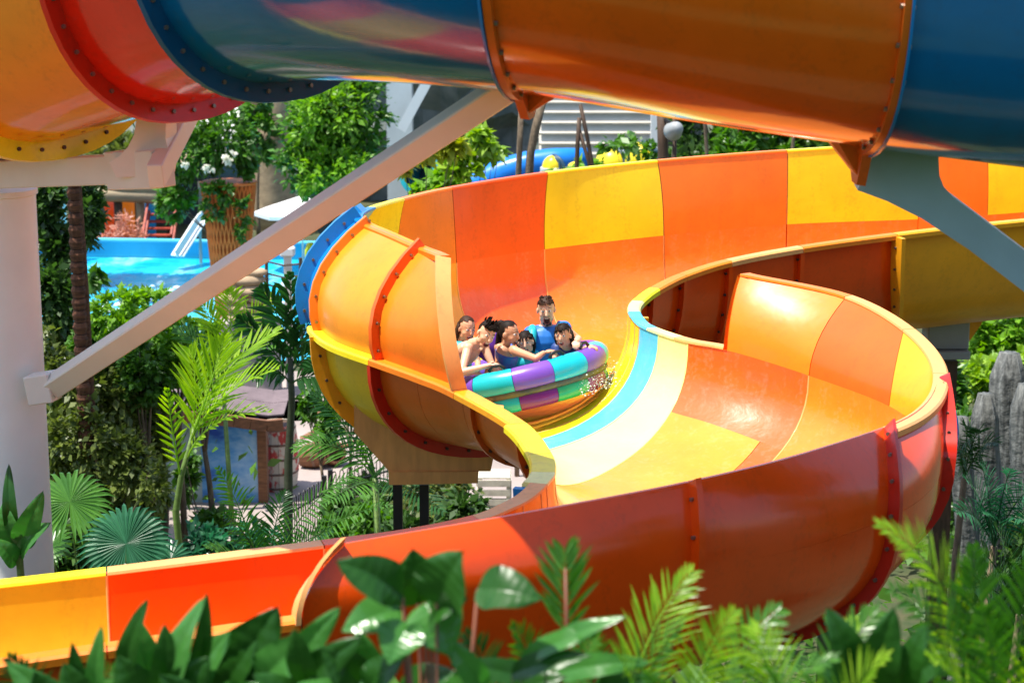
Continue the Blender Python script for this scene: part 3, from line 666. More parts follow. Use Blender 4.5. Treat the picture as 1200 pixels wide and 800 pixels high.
mb = MB(); mb.prism(poly, (0.05, 0.30, 0)); mb.build('gusset', M['cream'], hb)
mb = MB(); mb.beam(P(182, 207, 17.7), P(226, 122, 19.2), 0.14, 0.22, bev=0.008); mb.build('brace', M['cream'], hb)
ra = empty('steel_arm', P(1040, 200, 15.8), 'blue grey flat steel arm running down right from the overhead slide', 'beam')
poly = [P(x, y, 15.75) for (x, y) in [(1033, 160), (1099, 168), (1101, 206), (1106, 219), (1117, 231), (1205, 297), (1300, 372), (1300, 432), (1199, 341), (1135, 292), (1080, 256), (1040, 236), (1005, 223)]]
mb = MB(); mb.prism(poly, (0.03, 0.34, 0.0)); mb.build('arm_plate', M['greysteel'], ra)
# bracket and dark post at the right, yellow collar
rb = empty('support_pillar', (P(1110, 420, 29.5)[0], 29.5, 0), 'dark brown pillar with grey cap block under the back of the slide', 'pillar')
x0 = P(1110, 420, 29.5)
mb = MB(); mb.box((x0[0], 29.5, (x0[2])/2), (0.26, 0.26, x0[2]-0.02)); mb.build('post', M['darkwood'], rb)
p1 = P(1088, 376, 29.3); p2 = P(1134, 418, 29.3)
mb = MB(); mb.box(((p1[0]+p2[0])/2, 29.5, (p1[2]+p2[2])/2+0.06), (p2[0]-p1[0], 0.5, p1[2]-p2[2]-0.12), bev=0.015); mb.box(((p1[0]+p2[0])/2-0.02, 29.45, p2[2]+0.05), (p2[0]-p1[0]+0.05, 0.6, 0.12), bev=0.01)
M['capgrey'] = simple('grey_cap_paint', (0.34, 0.36, 0.36), 0.5, 0.15, 2)
mb.build('cap', M['capgrey'], rb)
mb = MB(); mb.prism([P(1135, 372, 29.6), P(1155, 366, 29.6), P(1150, 380, 29.6), P(1136, 400, 29.6)], (0, 0.3, 0)); mb.build('wedge', M['gold'], rb)
# tan corbel on black posts under the left bend
tc_ = empty('slide_cradle', (P(490, 560, 23.5)[0], 23.5, 0), 'tan stained cradle block under the left bend on black posts', 'support')
mb = MB(); mb.prism([P(x, y, 23.0) for (x, y) in [(415, 470), (415, 506), (456, 552), (575, 552), (590, 480)]], (0, 0.9, 0)); mb.build('cradle', M['tan'], tc_)
mb = MB(); mb.prism([P(x, y, 22.96) for (x, y) in [(455, 553), (456, 568), (560, 566), (560, 552.6)]], (0, 1.0, 0)); mb.build('bearer', M['tan'], tc_)
for px in (466, 497):
    q = P(px, 566, 23.5); mb = MB(); mb.box((q[0], 23.5, q[2]/2), (0.11, 0.11, q[2]-0.01)); mb.build('leg', simple('black_steel', (0.02, 0.02, 0.022), 0.5, 0.3) if px == 466 else bpy.data.materials['black_steel'], tc_)
M['black'] = bpy.data.materials['black_steel']
for (px, D, lab) in ((1000, 21.0, 'black steel post hidden under the right bend of the slide'), (600, 16.6, 'black steel post under the near run of the slide')):
    x = (px-600)/FPX*D; mb = MB(); mb.lathe((x, D, 0), [(0.2, 0), (0.2, 6.4), (0.3, 6.42), (0.3, 6.5)], 20); tag(mb.build('support_post', M['black'], None, True, autosmooth=35), lab, 'post')

# ------------------------------------------------------------------ left garden: wall, barrel, fence
D0 = 44.0
def paint_mat():
    m, n, b = nodes('sea_mural_paint')
    t, r = vary(n, b, (0.42, 0.62, 0.85), 0.2, 0.75, 7, dark=(0.01, 0.07, 0.45), lo=0.40, hi=0.60, stretch=(0.6, 1, 1.0))
    e = r.color_ramp.elements.new(0.47); e.color = (0.08, 0.30, 0.68, 1)
    b.inputs['Roughness'].default_value = 0.6; return m
M['mural'] = paint_mat(); M['palewall'] = simple('pale_blue_plaster', (0.42, 0.52, 0.58), 0.8, 0.2, 1.2, bscale=9, bdist=0.01)
M['wood'] = simple('weathered_brown_wood', (0.26, 0.11, 0.05), 0.75, 0.5, 4, bscale=12, bdist=0.015, stretch=(0.6, 4, 4))
M['roof'] = simple('mauve_shingle', (0.20, 0.15, 0.16), 0.85, 0.3, 3, bscale=10, bdist=0.02)
hut = empty('garden_hut', P(250, 600, D0), 'low round hut with blue sea painted wall and brown eave', 'hut')
xl, xm, xr = P(150, 500, D0)[0], P(236, 500, D0)[0], P(302, 500, D0)[0]
mb = MB(); mb.box(((xm+xr)/2, D0, 0.95), (xr-xm, 0.3, 1.9)); mb.build('painted_wall', M['mural'], hut)
mb = MB(); mb.box(((xl+xm)/2, D0+0.02, 0.95), (xm-xl, 0.28, 1.9)); mb.build('plain_wall', M['palewall'], hut)
mb = MB(); mb.box((xr+0.10, D0-0.02, 0.9), (0.2, 0.36, 1.8)); mb.build('corner_post', M['wood'], hut)
arc = [np.array([(xl-0.6)+(xr+1.2-xl)*t, D0-0.4-0.5*math.sin(math.pi*t), 1.88+0.30*math.sin(math.pi*min(1, t*1.1))]) for t in np.linspace(0, 1, 13)]
for i in range(12): mb = MB(); mb.beam(arc[i], arc[i+1]-(arc[i+1]-arc[i])*0.02, 0.14, 0.24); mb.build('fascia_board', M['wood'], hut)
for r_ in range(2):
    for i in range(12):
        a, b = arc[i]+[0, 0.25+r_*0.75, 0.14+r_*0.10], arc[i+1]+[0, 0.25+r_*0.75, 0.14+r_*0.10]
        mb = MB(); mb.prism([a+[0, 0, .03], b+[0, 0, .03], b+[0, 0.8, 0.13], a+[0, 0.8, 0.13]], (0.0, 0, -0.04)); mb.build('shingle', M['roof'], hut)
# wooden barrel
bm_, bn, bb = nodes('old_barrel_paint')
vary(bn, bb, (0.62, 0.55, 0.44), 0.3, 3.0, 6, dark=(0.50, 0.05, 0.04), stretch=(1.6, 1.6, 0.9), lo=0.42, hi=0.50); bb.inputs['Roughness'].default_value = 0.8
M['barrel'] = bm_; M['rust'] = simple('rusty_hoop', (0.22, 0.13, 0.09), 0.7, 0.4, 8)
bc = G(326, 572); bar = empty('wooden_barrel', bc, 'pale wooden barrel with faded red paint beside the blue painted wall', 'barrel')
H = 1.52; r_at = lambda z: 0.42+0.075*math.sin(math.pi*z/H)
for k in range(18):
    a0_, a1_ = 2*math.pi*k/18+0.01, 2*math.pi*(k+1)/18-0.01; vs = []; zs = np.linspace(0, H, 7)
    for z in zs:
        for a in (a0_, a1_): vs.append((bc[0]+r_at(z)*math.cos(a), bc[1]+r_at(z)*math.sin(a), z+0.02))
        for a in (a0_, a1_): vs.append((bc[0]+(r_at(z)-0.03)*math.cos(a), bc[1]+(r_at(z)-0.03)*math.sin(a), z+0.02))
    fs = []
    for i in range(6): o = i*4; fs += [(o, o+1, o+5, o+4), (o+3, o+2, o+6, o+7), (o+1, o+3, o+7, o+5), (o+2, o, o+4, o+6)]
    fs += [(0, 2, 3, 1), (24, 25, 27, 26)]
    mesh('stave', vs, fs, M['barrel'], bar, True).data.set_sharp_from_angle(angle=R(30))
for z in (0.08, 0.42, 0.76, 1.1, 1.44): mb = MB(); mb.lathe((bc[0], bc[1], 0.02), [(r_at(z-0.025)+0.002, z-0.025), (r_at(z)+0.008, z), (r_at(z+0.025)+0.002, z+0.025)], 30); mb.build('hoop', M['rust'], bar, True)
mb = MB(); mb.lathe((bc[0], bc[1], 0.02), [(0.395, H-0.09), (0.395, H-0.06)], 24); mb.build('lid', M['barrel'], bar)
# broken barrels and planks
for i, (x, y, ang, L, lab) in enumerate([(392, 486, 40, 1.5, 'loose reddish plank leaning near the barrel, upper one'), (378, 512, -35, 1.3, 'brown plank lying behind the barrel'), (405, 530, 20, 1.6, 'brown plank by the black fence')]):
    c = G(x, y); d = np.array([math.cos(R(ang)), 0.3, abs(math.sin(R(ang)))])*L/2
    mb = MB(); mb.beam(c-d*[1, 1, 0], c+d+[0, 0, 0.1], 0.20, 0.06, bev=0.008); tag(mb.build('plank', M['wood']), lab, 'plank')
for i, (x, y, lab) in enumerate([(389, 545, 'broken brown keg lying open beside the fence'), (368, 548, 'small broken keg lying behind the fence post')]):
    c = G(x, y); rot = Euler((R(80), R(10), R(25+i*60))).to_matrix(); t = empty('broken_keg', c, lab, 'barrel')
    mb = MB(); mb.lathe(c+[0, 0, 0.32], [(0.22, -0.35), (0.30, -0.1), (0.31, 0.1), (0.25, 0.32), (0.20, 0.32), (0.24, 0.0), (0.12, -0.3)], 14, rot=rot); mb.build('shell', M['wood'], t)
    mb = MB(); mb.lathe(c+[0, 0, 0.32], [(0.315, -0.03), (0.318, 0.03)], 14, rot=rot); mb.build('hoop', M['rust'], t)
# black hooped fence
def fence(xa, ya, xb, yb, label, z1=1.5):
    a, b = np.array([*xa, 0.0]), np.array([*xb, 0.0]); L = np.linalg.norm(b-a); d = (b-a)/L; t = empty('hoop_fence', a, label, 'fence')
    n = int(L/0.2); half = L/n/4
    for k in range(n):
        c = a+d*(k+0.5)*L/n; pts = [c-d*half+[0, 0, 0.12]]+[c-d*half*math.cos(q)+[0, 0, z1-half+half*1.4*math.sin(q)] for q in np.linspace(0, math.pi, 6)]+[c+d*half+[0, 0, 0.12]]
        mb = MB(); mb.tube(pts, 0.014, 4); mb.build('hoop_bar', M['black'], t)
    for z in (0.16, z1-0.28): mb = MB(); mb.beam(a+[0, 0, z], b+[0, 0, z], 0.03, 0.035); mb.build('rail', M['black'], t)
    for e in (a, b): mb = MB(); mb.box(e+[0, 0, z1/2+0.04], (0.10, 0.10, z1+0.08)); mb.build('post', M['black'], t)
pA = G(338, 668); pB = P(380, 568, 40.5); pC = P(545, 552, 44.0)
fence((P(338, 600, 39)[0], 39.0), 0, (pB[0], 40.5), 0, 'short black hooped fence panel left of the thick black post')
fence((pB[0]+0.12, 40.6), 0, (pC[0], 43.5), 0, 'long black hooped fence running right under the orange slide', 1.6)
# white crates
M['crate'] = simple('whitewashed_wood', (0.72, 0.66, 0.52), 0.8, 0.3, 4, bscale=12, bdist=0.01)
for k, (x, lab) in enumerate([(579, 'lower white slatted crate under the slide bend'), (579, 'upper white slatted crate with dark gaps, on another crate')]):
    c = P(x, 590, 40.0); z0 = 0.02+0.66*k if k else 0.02; z0 = 0.62*k+0.55; t = empty('slatted_crate', (c[0], 40, z0), lab, 'crate')
    W, Hh = 0.66, 0.58
    for sx in (-1, 1):
        for sy in (-1, 1): mb = MB(); mb.box((c[0]+sx*(W/2-0.04), 40+sy*(W/2-0.04), z0+Hh/2), (0.08, 0.08, Hh)); mb.build('corner_post', M['crate'], t)
    for j, z in enumerate((0.09, 0.29, 0.49)):
        for (dx, dy, sx, sy) in ((0, -W/2-0.012, W, 0.024), (0, W/2+0.012, W, 0.024), (-W/2-0.012, 0, 0.024, W), (W/2+0.012, 0, 0.024, W)):
            mb = MB(); mb.box((c[0]+dx, 40+dy, z0+z), (sx, sy, 0.13)); mb.build('slat', M['crate'], t)
    mb = MB(); mb.box((c[0], 40, z0+Hh+0.012), (W, W, 0.024)); mb.build('lid', M['crate'], t)
c = P(579, 590, 40.0)
mb = MB(); mb.box((c[0], 40, 0.275), (1.0, 1.0, 0.55), bev=0.03); tag(mb.build('stone_plinth', M['paving']), 'low stone plinth beneath the two white crates', 'plinth')

# ------------------------------------------------------------------ behind: buildings, pavilion, play things
M['greywall'] = simple('grey_rockwork', (0.26, 0.27, 0.25), 0.9, 0.55, 0.5, bscale=1.2, bdist=0.25, dark=(0.07, 0.10, 0.09))
M['stucco'] = simple('pale_stucco', (0.62, 0.66, 0.66), 0.8, 0.15, 0.6)
M['white'] = simple('white_paint', (0.80, 0.80, 0.78), 0.5, 0.08, 1.0)
M['thatch'] = simple('tan_log', (0.42, 0.32, 0.20), 0.85, 0.4, 1.5, bscale=5, bdist=0.05, stretch=(0.5, 3, 3))
def wallblock(pxa, pxb, py_top, D, dep, mat, name, label, cat):
    a, b = P(pxa, py_top, D), P(pxb, py_top, D); mb = MB(); mb.box(((a[0]+b[0])/2, D+dep/2, a[2]/2), (b[0]-a[0], dep, a[2])); return tag(mb.build(name, mat), label, cat)
# uneven rock backdrop
vs = []; nx, nz = 60, 12
for i in range(nx+1):
    for j in range(nz+1):
        x = -32+48*i/nx; z = 9.6*j/nz; nn = noise.fractal(Vector((x*0.35, z*0.5, 2)), 1, 2, 4); vs.append((x, 92+2.2*nn-0.1*z, z*(1+0.12*noise.noise(Vector((x*.3, 0, 0))))))
fs = [(i*(nz+1)+j, (i+1)*(nz+1)+j, (i+1)*(nz+1)+j+1, i*(nz+1)+j+1) for i in range(nx) for j in range(nz)]
ns = len(vs); vs += [(-32, 99, 0), (16, 99, 0), (16, 99, 9.6), (-32, 99, 9.6)]; fs += [(ns, ns+3, ns+2, ns+1)]
tag(mesh('rock_wall', vs, fs, M['greywall'], None), 'long grey green rockwork wall behind the pool and trees', 'wall')
tw = empty('white_building', P(262, 160, 88), 'white rounded roof building behind the flowering bush', 'building')
mb = MB(); c = P(262, 150, 86); mb.lathe((c[0], 88, c[2]-3), [(3.0, -2.2), (3.0, 2.4), (2.6, 3.3), (1.2, 3.9), (0.05, 4.1)], 24); mb.build('dome', M['white'], tw, True)
mb = MB(); mb.box((c[0]+0.3, 85.0, c[2]-1.6), (2.6, 0.3, 1.0)); mb.build('window', simple('dark_glass', (0.03, 0.05, 0.07), 0.15), tw)
wallblock(452, 482, 60, 84, 1.2, M['stucco'], 'stucco_pillar', 'pale grey stucco pillar right of the leafy tree', 'pillar')
for (xa, ya, xb, yb, lab) in [(470, 112, 520, 60, 'white slanted strut beside the pale pillar'), (560, 150, 470, 185, 'white slanted rail behind the yellow leaves')]:
    mb = MB(); mb.beam(P(xa, ya+40, 83), P(xb, yb, 83), 0.35, 0.4); tag(mb.build('slanted_strut', M['white']), lab, 'strut')
mb = MB(); trunk(mb, P(322, 300, 84)*[1, 1, 0], P(328, 60, 84), 0.85, 0.65, n=14); tag(mb.build('giant_trunk', M['thatch'], None, True), 'thick pale tan tree trunk between the bush and the leafy tree', 'tree trunk')
mb = MB(); trunk(mb, P(300, 300, 86)*[1, 1, 0], P(303, 60, 86), 0.8, 0.7, n=14); tag(mb.build('giant_trunk', M['bark'], None, True), 'grey mossy tree trunk directly behind the flowering bush', 'tree trunk')
# louvred white building top middle
M['beige_board'] = simple('beige_board_paint', (0.66, 0.60, 0.50), 0.7, 0.2, 1.0)
lb = empty('louvred_building', P(700, 180, 80), 'building front of wide white horizontal boards above the yellow domes', 'building')
for k in range(7):
    y = 176-k*11.5; a, b = P(632, y, 80-0.2*k), P(765, y-1, 80-0.2*k); mb = MB(); mb.box(((a[0]+b[0])/2, a[1]+k*0.22, a[2]), (b[0]-a[0], 0.06, 0.40), Matrix.Rotation(R(-38), 3, 'X')); mb.build('board', M['beige_board'], lb)
a, b = P(632, 90, 83.5), P(765, 90, 83.5); mb = MB(); mb.box(((a[0]+b[0])/2, 84.5, a[2]/2), (b[0]-a[0], 1.5, a[2])); mb.build('wall', simple('beige_render', (0.48, 0.44, 0.38), 0.8), lb)
mb = MB(); q = P(768, 150, 79); mb.box((q[0], 79, q[2]/2+0.8), (0.35, 0.35, q[2]+1.6)); mb.build('corner_post', M['white'], lb)
# pavilion of logs with coloured panels
pv = empty('log_pavilion', P(150, 290, 80), 'log roofed pavilion with orange, red and blue panels across the pool', 'pavilion')
for k, y in enumerate((218, 229)): mb = MB(); mb.tube([P(96, y-1, 79.5+k*-0.3), P(145, y, 79.3), P(200, y+2, 79.2)], [0.26, 0.24, 0.25], 10, wob=0.2); mb.build('log', M['thatch'], pv, True)
for px in (98, 138, 164, 199): q = P(px, 232, 79.6); mb = MB(); mb.tube([(q[0], 79.6, 0), (q[0], 79.6, q[2])], 0.17, 8); mb.build('post', M['darkwood'] if px in (138, 199) else M['thatch'], pv, True)
for (xa, xb, ya, cm) in [(100, 118, 234, 'blue'), (118, 137, 232, 'redor'), (139, 158, 234, 'orange'), (168, 182, 236, 'blue'), (84, 98, 262, 'red')]:
    a, b = P(xa, ya, 80.4), P(xb, ya, 80.4); mb = MB(); mb.box(((a[0]+b[0])/2, 80.4, a[2]/2), (b[0]-a[0]-0.02, 0.15, a[2])); mb.build('panel', M[cm], pv)
a, b = P(68, 0, 80)[0], P(202, 0, 80)[0]; mb = MB(); mb.box(((a+b)/2, 82.5, 2.9), (b-a, 4.5, 0.12)); mb.build('roof', M['thatch'], pv)
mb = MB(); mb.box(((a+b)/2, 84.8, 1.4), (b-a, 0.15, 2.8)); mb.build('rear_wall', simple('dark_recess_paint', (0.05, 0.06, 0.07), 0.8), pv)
M['redwood'] = simple('red_stained_wood', (0.42, 0.06, 0.03), 0.6, 0.4, 3)
st = empty('wooden_stairs', P(186, 296, 77.6), 'small red wooden stairs with side rails across the pool', 'stairs')
for k in range(6): q = P(185, 292-k*7.0, 78+k*0.1); mb = MB(); mb.box((q[0], q[1]+0.25*k, q[2]), (0.95, 0.34, 0.06)); mb.build('step', M['redwood'], st)
for sx in (-0.55, 0.55): q = P(185, 296, 78); mb = MB(); mb.beam((q[0]+sx, 77.9, q[2]), (q[0]+sx, 79.6, q[2]+1.35), 0.07, 0.2); mb.beam((q[0]+sx, 77.9, q[2]+0.7), (q[0]+sx, 79.6, q[2]+1.95), 0.08, 0.1); mb.build('side_rail', M['redwood'], st)
ch = empty('small_chute', P(222, 300, 73), 'short white play chute left of the orange planter', 'slide')
mb = MB(); a = P(208, 300, 73); b = P(236, 256, 74.5); mb.beam(a, b, 0.55, 0.06); mb.build('bed', M['white'], ch)
for sy in (-0.3, 0.3): mb = MB(); mb.beam(a+[0, sy, 0.12], b+[0, sy, 0.12], 0.05, 0.3); mb.build('side', M['white'], ch)
for px, z in ((234, 0),): q = P(px, 258, 74.5); mb = MB(); mb.box((q[0], 74.5, q[2]/2), (0.1, 0.1, q[2])); mb.build('leg', M['capgrey'], ch)
# orange lattice planter
pl = empty('lattice_planter', P(270, 300, 62), 'tall orange woven lattice planter spilling green vines and white flowers', 'planter')
pc = P(270, 300, 62.0); zb = 0.0; zt = P(270, 214, 62)[2]
rad_ = lambda z: 0.42+(0.84-0.42)*((z)/zt)**1.15
M['lattice'] = simple('orange_lattice_paint', (0.95, 0.22, 0.03), 0.55, 0.2, 3)
for sg in (-1, 1):
    mb = MB()
    for k in range(34):
        pts = [(pc[0]+rad_(z)*math.cos(a), 62+rad_(z)*math.sin(a), z) for z, a in [(zt*j/9, 2*math.pi*k/34+sg*1.1*j/9) for j in range(10)]]
        mb.tube(pts, 0.028, 4)
    mb.build('lattice', M['lattice'], pl, kind='stuff')
mb = MB(); mb.lathe((pc[0], 62, 0), [(rad_(zt*j/8)-0.07, zt*j/8) for j in range(9)], 20); mb.build('liner', simple('tan_liner', (0.70, 0.16, 0.03), 0.9), pl, True)
for z in (0.05, zt): mb = MB(); mb.lathe((pc[0], 62, 0), [(rad_(z)-0.05, z-0.04), (rad_(z)+0.04, z-0.03), (rad_(z)+0.04, z+0.03), (rad_(z)-0.05, z+0.04)], 26); mb.build('ring', M['lattice'], pl, True)
tree(P(250, 300, 61.8)*[1, 1, 0]+[0.5, 0, 0.0], [E(225, 175, 61.8, 36, 34), E(262, 165, 61.8, 40, 32), E(210, 225, 61.8, 18, 34), E(290, 195, 61.8, 14, 18), E(197, 240, 61.8, 14, 28)], 5600, 0.105, 'lf_mid',
     'green trailing bush on the orange planter with white blossoms', 'bush', 'flowering_bush', tr=0.06)
mbf = leaf_cloud('white_blossoms', [E(246, 196, 60.6, 13, 8, .4), E(272, 186, 60.6, 12, 6, .3), E(215, 192, 60.6, 6, 4, .3)], 230, 0.09, M['flower'], bpy.data.objects['flowering_bush'], elong=1.2)
leaf_cloud('vine', [E(250, 240, 61.1, 18, 30, .12), E(285, 255, 61.0, 10, 36, .12), E(262, 225, 61.0, 26, 12, .12)], 1000, 0.09, M['lf_mid'], pl)
# umbrella
ub = P(355, 300, 73); um = empty('parasol', (ub[0], 73, 0), 'white round parasol open beside the pool', 'umbrella')
zt_ = P(355, 229, 73)[2]; zr = P(355, 247, 73)[2]; mb = MB(); vs = [(ub[0], 73, zt_)]; n_ = 8
for k in range(n_):
    a = 2*math.pi*(k+0.2)/n_; vs.append((ub[0]+1.72*math.cos(a), 73+1.72*math.sin(a), zr))
for k in range(n_): vs.append((vs[1+k][0], vs[1+k][1], zr-0.14))
mb.add(vs, [(0, 1+k, 1+(k+1) % n_) for k in range(n_)]+[(1+k, 9+k, 9+(k+1) % n_, 1+(k+1) % n_) for k in range(n_)]); mb.build('canopy', M['white'], um)
mb = MB(); mb.tube([(ub[0], 73, 0), (ub[0], 73, zt_-0.02)], 0.035, 8); mb.build('pole', M['cream'], um)
# signs on a pole
sg_ = empty('round_sign_post', P(385, 310, 66), 'two black sign boards, a disc above a diamond, on a post', 'sign')
for (y, r_, n_, rot0) in ((263, 15, 24, 0), (290, 15, 4, math.pi/2)):
    q = P(384, y, 65.9); rr_ = r_*66/2400; mb = MB(); mb.prism([(q[0]+rr_*math.cos(rot0+2*math.pi*k/n_), 65.9, q[2]+rr_*math.sin(rot0+2*math.pi*k/n_)) for k in range(n_)], (0, 0.06, 0)); mb.build('board', M['darkwood'] if n_ == 4 else M['black'], sg_)
q = P(384, 250, 66.03); mb = MB(); mb.tube([(q[0], 66.03, 0), (q[0], 66.03, q[2]+0.2)], 0.04, 6); mb.build('post', M['darkwood'], sg_)
q = P(364, 298, 64); yf = empty('lifebuoy_stand', (q[0], 64, 0), 'yellow rounded float standing at the pool edge', 'float')
mb = MB(); mb.lathe((q[0], 64, q[2]-0.35), [(0.12, 0), (0.19, .12), (0.19, .5), (0.10, .72)], 12); mb.build('float', simple('acid_yellow_plastic', (0.72, 0.75, 0.02), 0.35), yf, True)
mb = MB(); mb.tube([(q[0], 64, 0), (q[0], 64, q[2]-0.33)], 0.04, 6); mb.build('post', M['black'], yf)
# white post, stone stack and rope rail beside the pool
q = P(337, 300, 55); wp = empty('rope_post', (q[0], 55, 0), 'white square post with wider cap at the pool edge', 'post')
mb = MB(); mb.box((q[0], 55, q[2]/2), (0.2, 0.2, q[2])); mb.build('shaft', M['cream'], wp)
mb = MB(); mb.box((q[0], 55, q[2]+0.13), (0.4, 0.34, 0.26), bev=0.04); mb.build('cap', M['white'], wp)
rl = empty('rope_railing', (q[0]+.2, 55, 0), 'dark rope railing with slim posts along the pool edge', 'railing')
for i, px in enumerate((312, 352, 380)):
    q = P(px, 302, 54.5); mb = MB(); mb.tube([(q[0], 54.5, 0), (q[0], 54.5, q[2])], 0.05, 6); mb.build('post', M['darkwood'], rl)
for dy in (306, 320, 333):
    a, b, c_ = P(312, dy, 54.5), P(352, dy+3, 54.5), P(400, dy, 54.5); mb = MB(); mb.tube([a, (a+b)/2-[0, 0, 0.08], b, (b+c_)/2-[0, 0, .08], c_], 0.028, 5); mb.build('rope', M['darkwood'], rl)
M['stone'] = simple('tan_stone', (0.50, 0.36, 0.22), 0.85, 0.3, 3, bscale=6, bdist=0.03)
ss_ = empty('stone_stack', P(292, 350, 54), 'stack of rounded tan stones by the pool edge', 'stones')
for (px, py, w_) in [(292, 340, 24), (276, 350, 20), (306, 350, 20), (290, 328, 22), (298, 319, 16), (284, 360, 22), (306, 362, 18), (290, 372, 26)]:
    q = P(px, py, 54); mb = MB(); mb.ball((q[0], 54, q[2]), w_*54/2400, 1, 0.7, 0.34, n=12, lump=0.2); mb.build('stone', M['stone'], ss_, True)
q = P(290, 378, 54); mb = MB(); mb.box((q[0], 54.3, q[2]/2), (1.6, 1.0, q[2])); mb.build('footing', M['paving'], ss_)
# teal tube mouth, blue slide piece, yellow domes
M['teal'] = grp('teal_plastic', (0.01, 0.36, 0.42)); M['inflyel'] = grp('yellow_vinyl', (0.85, 0.68, 0.02), 0.3); M['navy'] = simple('navy_vinyl', (0.02, 0.07, 0.12), 0.4)
q = P(492, 205, 60); tt = empty('tube_slide', q, 'teal tube slide mouth behind the yellow leaved branches', 'slide')
rot = Euler((R(80), 0, R(-18))).to_matrix(); mb = MB()
mb.lathe(q, [(0.46, 0.1), (0.62, 0.06), (0.64, -0.1), (0.60, -1.2), (0.60, -2.6), (0.45, -2.6), (0.47, -0.3)], 24, rot=rot); mb.v = [(x, y, z) for x, y, z in mb.v]; mb.f = mb.f[:-2]; mb.build('tube', M['teal'], tt, True, autosmooth=45)
mb = MB(); mb.lathe(q, [(0.455, -1.2), (0.455, -1.3)], 24, rot=rot); mb.build('dark_plug', M['navy'], tt)  # navy disc across the tube puts the darkness of its opening into colour
mb = MB(); mb.box((q[0], 61.2, (q[2]-0.6)/2), (0.3, 0.3, q[2]-0.6)); mb.build('leg', M['capgrey'], tt)
bs = empty('blue_play_slide', P(600, 215, 66), 'bright blue wavy slide behind the back wall, left of the yellow domes', 'slide')
mb = MB(); pts = [P(x, y, 66) for (x, y) in [(535, 232), (560, 216), (590, 203), (620, 193), (650, 188), (690, 186)]]; mb.tube(pts, [0.45, 0.5, 0.5, 0.45, 0.4, 0.35], 12); mb.build('chute', grp('bright_blue_plastic', (0.01, 0.22, 0.75)), bs, True)
q = P(620, 205, 66.6); mb = MB(); mb.box((q[0], 66.8, q[2]/2), (3.0, 0.4, q[2])); mb.build('base', bpy.data.materials['bright_blue_plastic'], bs)
for (px, py, rx, ry, D, lab) in [(648, 196, 13, 13, 63.5, 'small yellow striped dome beside the thick brown pole'), (675, 200, 12, 10, 63.2, 'low yellow dome between the slanted poles'), (718, 192, 21, 18, 63, 'large yellow dome with dark stripes, left of the pair'), (752, 188, 20, 20, 62, 'large yellow dome with dark stripes, nearest the dark post')]:
    q = P(px, py, D); t = empty('striped_dome', (q[0], D, 0), lab, 'dome', 'yellow striped domes behind the slide'); k = D/2400
    mb = MB(); mb.ball(q, 1, rx*k, rx*k, ry*k*1.1, n=18); mb.build('dome', M['inflyel'], t, True)
    for a in (-0.9, -0.2, 0.5, 1.2):
        mb = MB(); mb.tube([q+np.array([math.cos(a)*math.sin(th)*rx*k, -abs(math.sin(th))*rx*k*math.cos(a*0.6), math.cos(th)*ry*k*1.1])*1.01 for th in np.linspace(-1.5*abs(1)*0, 2.4, 9)], 0.045, 5); mb.build('stripe', M['navy'], t, True)
    mb = MB(); mb.lathe((q[0], D, 0), [(0.4, 0), (0.4, q[2])], 12); mb.build('plinth', M['stucco'], t)
for i, (pts, r_, lab) in enumerate([([(636, 118), (628, 150), (622, 180), (618, 240)], 5.0, 'thick bent brown pole right of the slide bracket'), ([(611, 130), (609, 170), (606, 240)], 3.2, 'slim brown pole left of the thick bent one'),
                                 ([(679, 138), (677, 170), (674, 240)], 2.6, 'upright dark pole of the crossed group'), ([(678, 150), (690, 190), (698, 230)], 2.2, 'dark pole leaning right from the upright one'), ([(680, 122), (688, 160), (700, 225)], 2.2, 'longest thin dark pole leaning right'),
                                 ([(776, 130), (777, 170), (778, 240)], 6.0, 'broad dark wooden post at the edge of the shaded trees'), ([(790, 120), (791, 240)], 2.5, 'slim dark post beside the spotlight')]):
    D = 46; mb = MB(); pp = [P(x, y, D) for x, y in pts]; pp.append(np.array([pp[-1][0], pp[-1][1], 0.0])); mb.tube(pp, r_*D/2400, 8, wob=0.2); tag(mb.build('pole', M['darkwood'] if i > 1 else M['bark'], None, True), lab, 'pole')
sp = empty('spotlight', P(790, 150, 45.6), 'grey spotlight lamp head fixed beside the dark posts', 'lamp'); q = P(791, 152, 45.6)
mb = MB(); mb.lathe(q, [(0.10, 0.25), (0.16, 0.12), (0.20, -0.12), (0.22, -0.2), (0.17, -0.19)], 16, rot=Euler((R(70), R(30), 0)).to_matrix()); mb.build('housing', M['capgrey'], sp, True); mb = MB(); mb.beam(q+[0, 0, 0.1], P(779, 140, 45.9), 0.05, 0.05); mb.build('bracket', M['black'], sp)
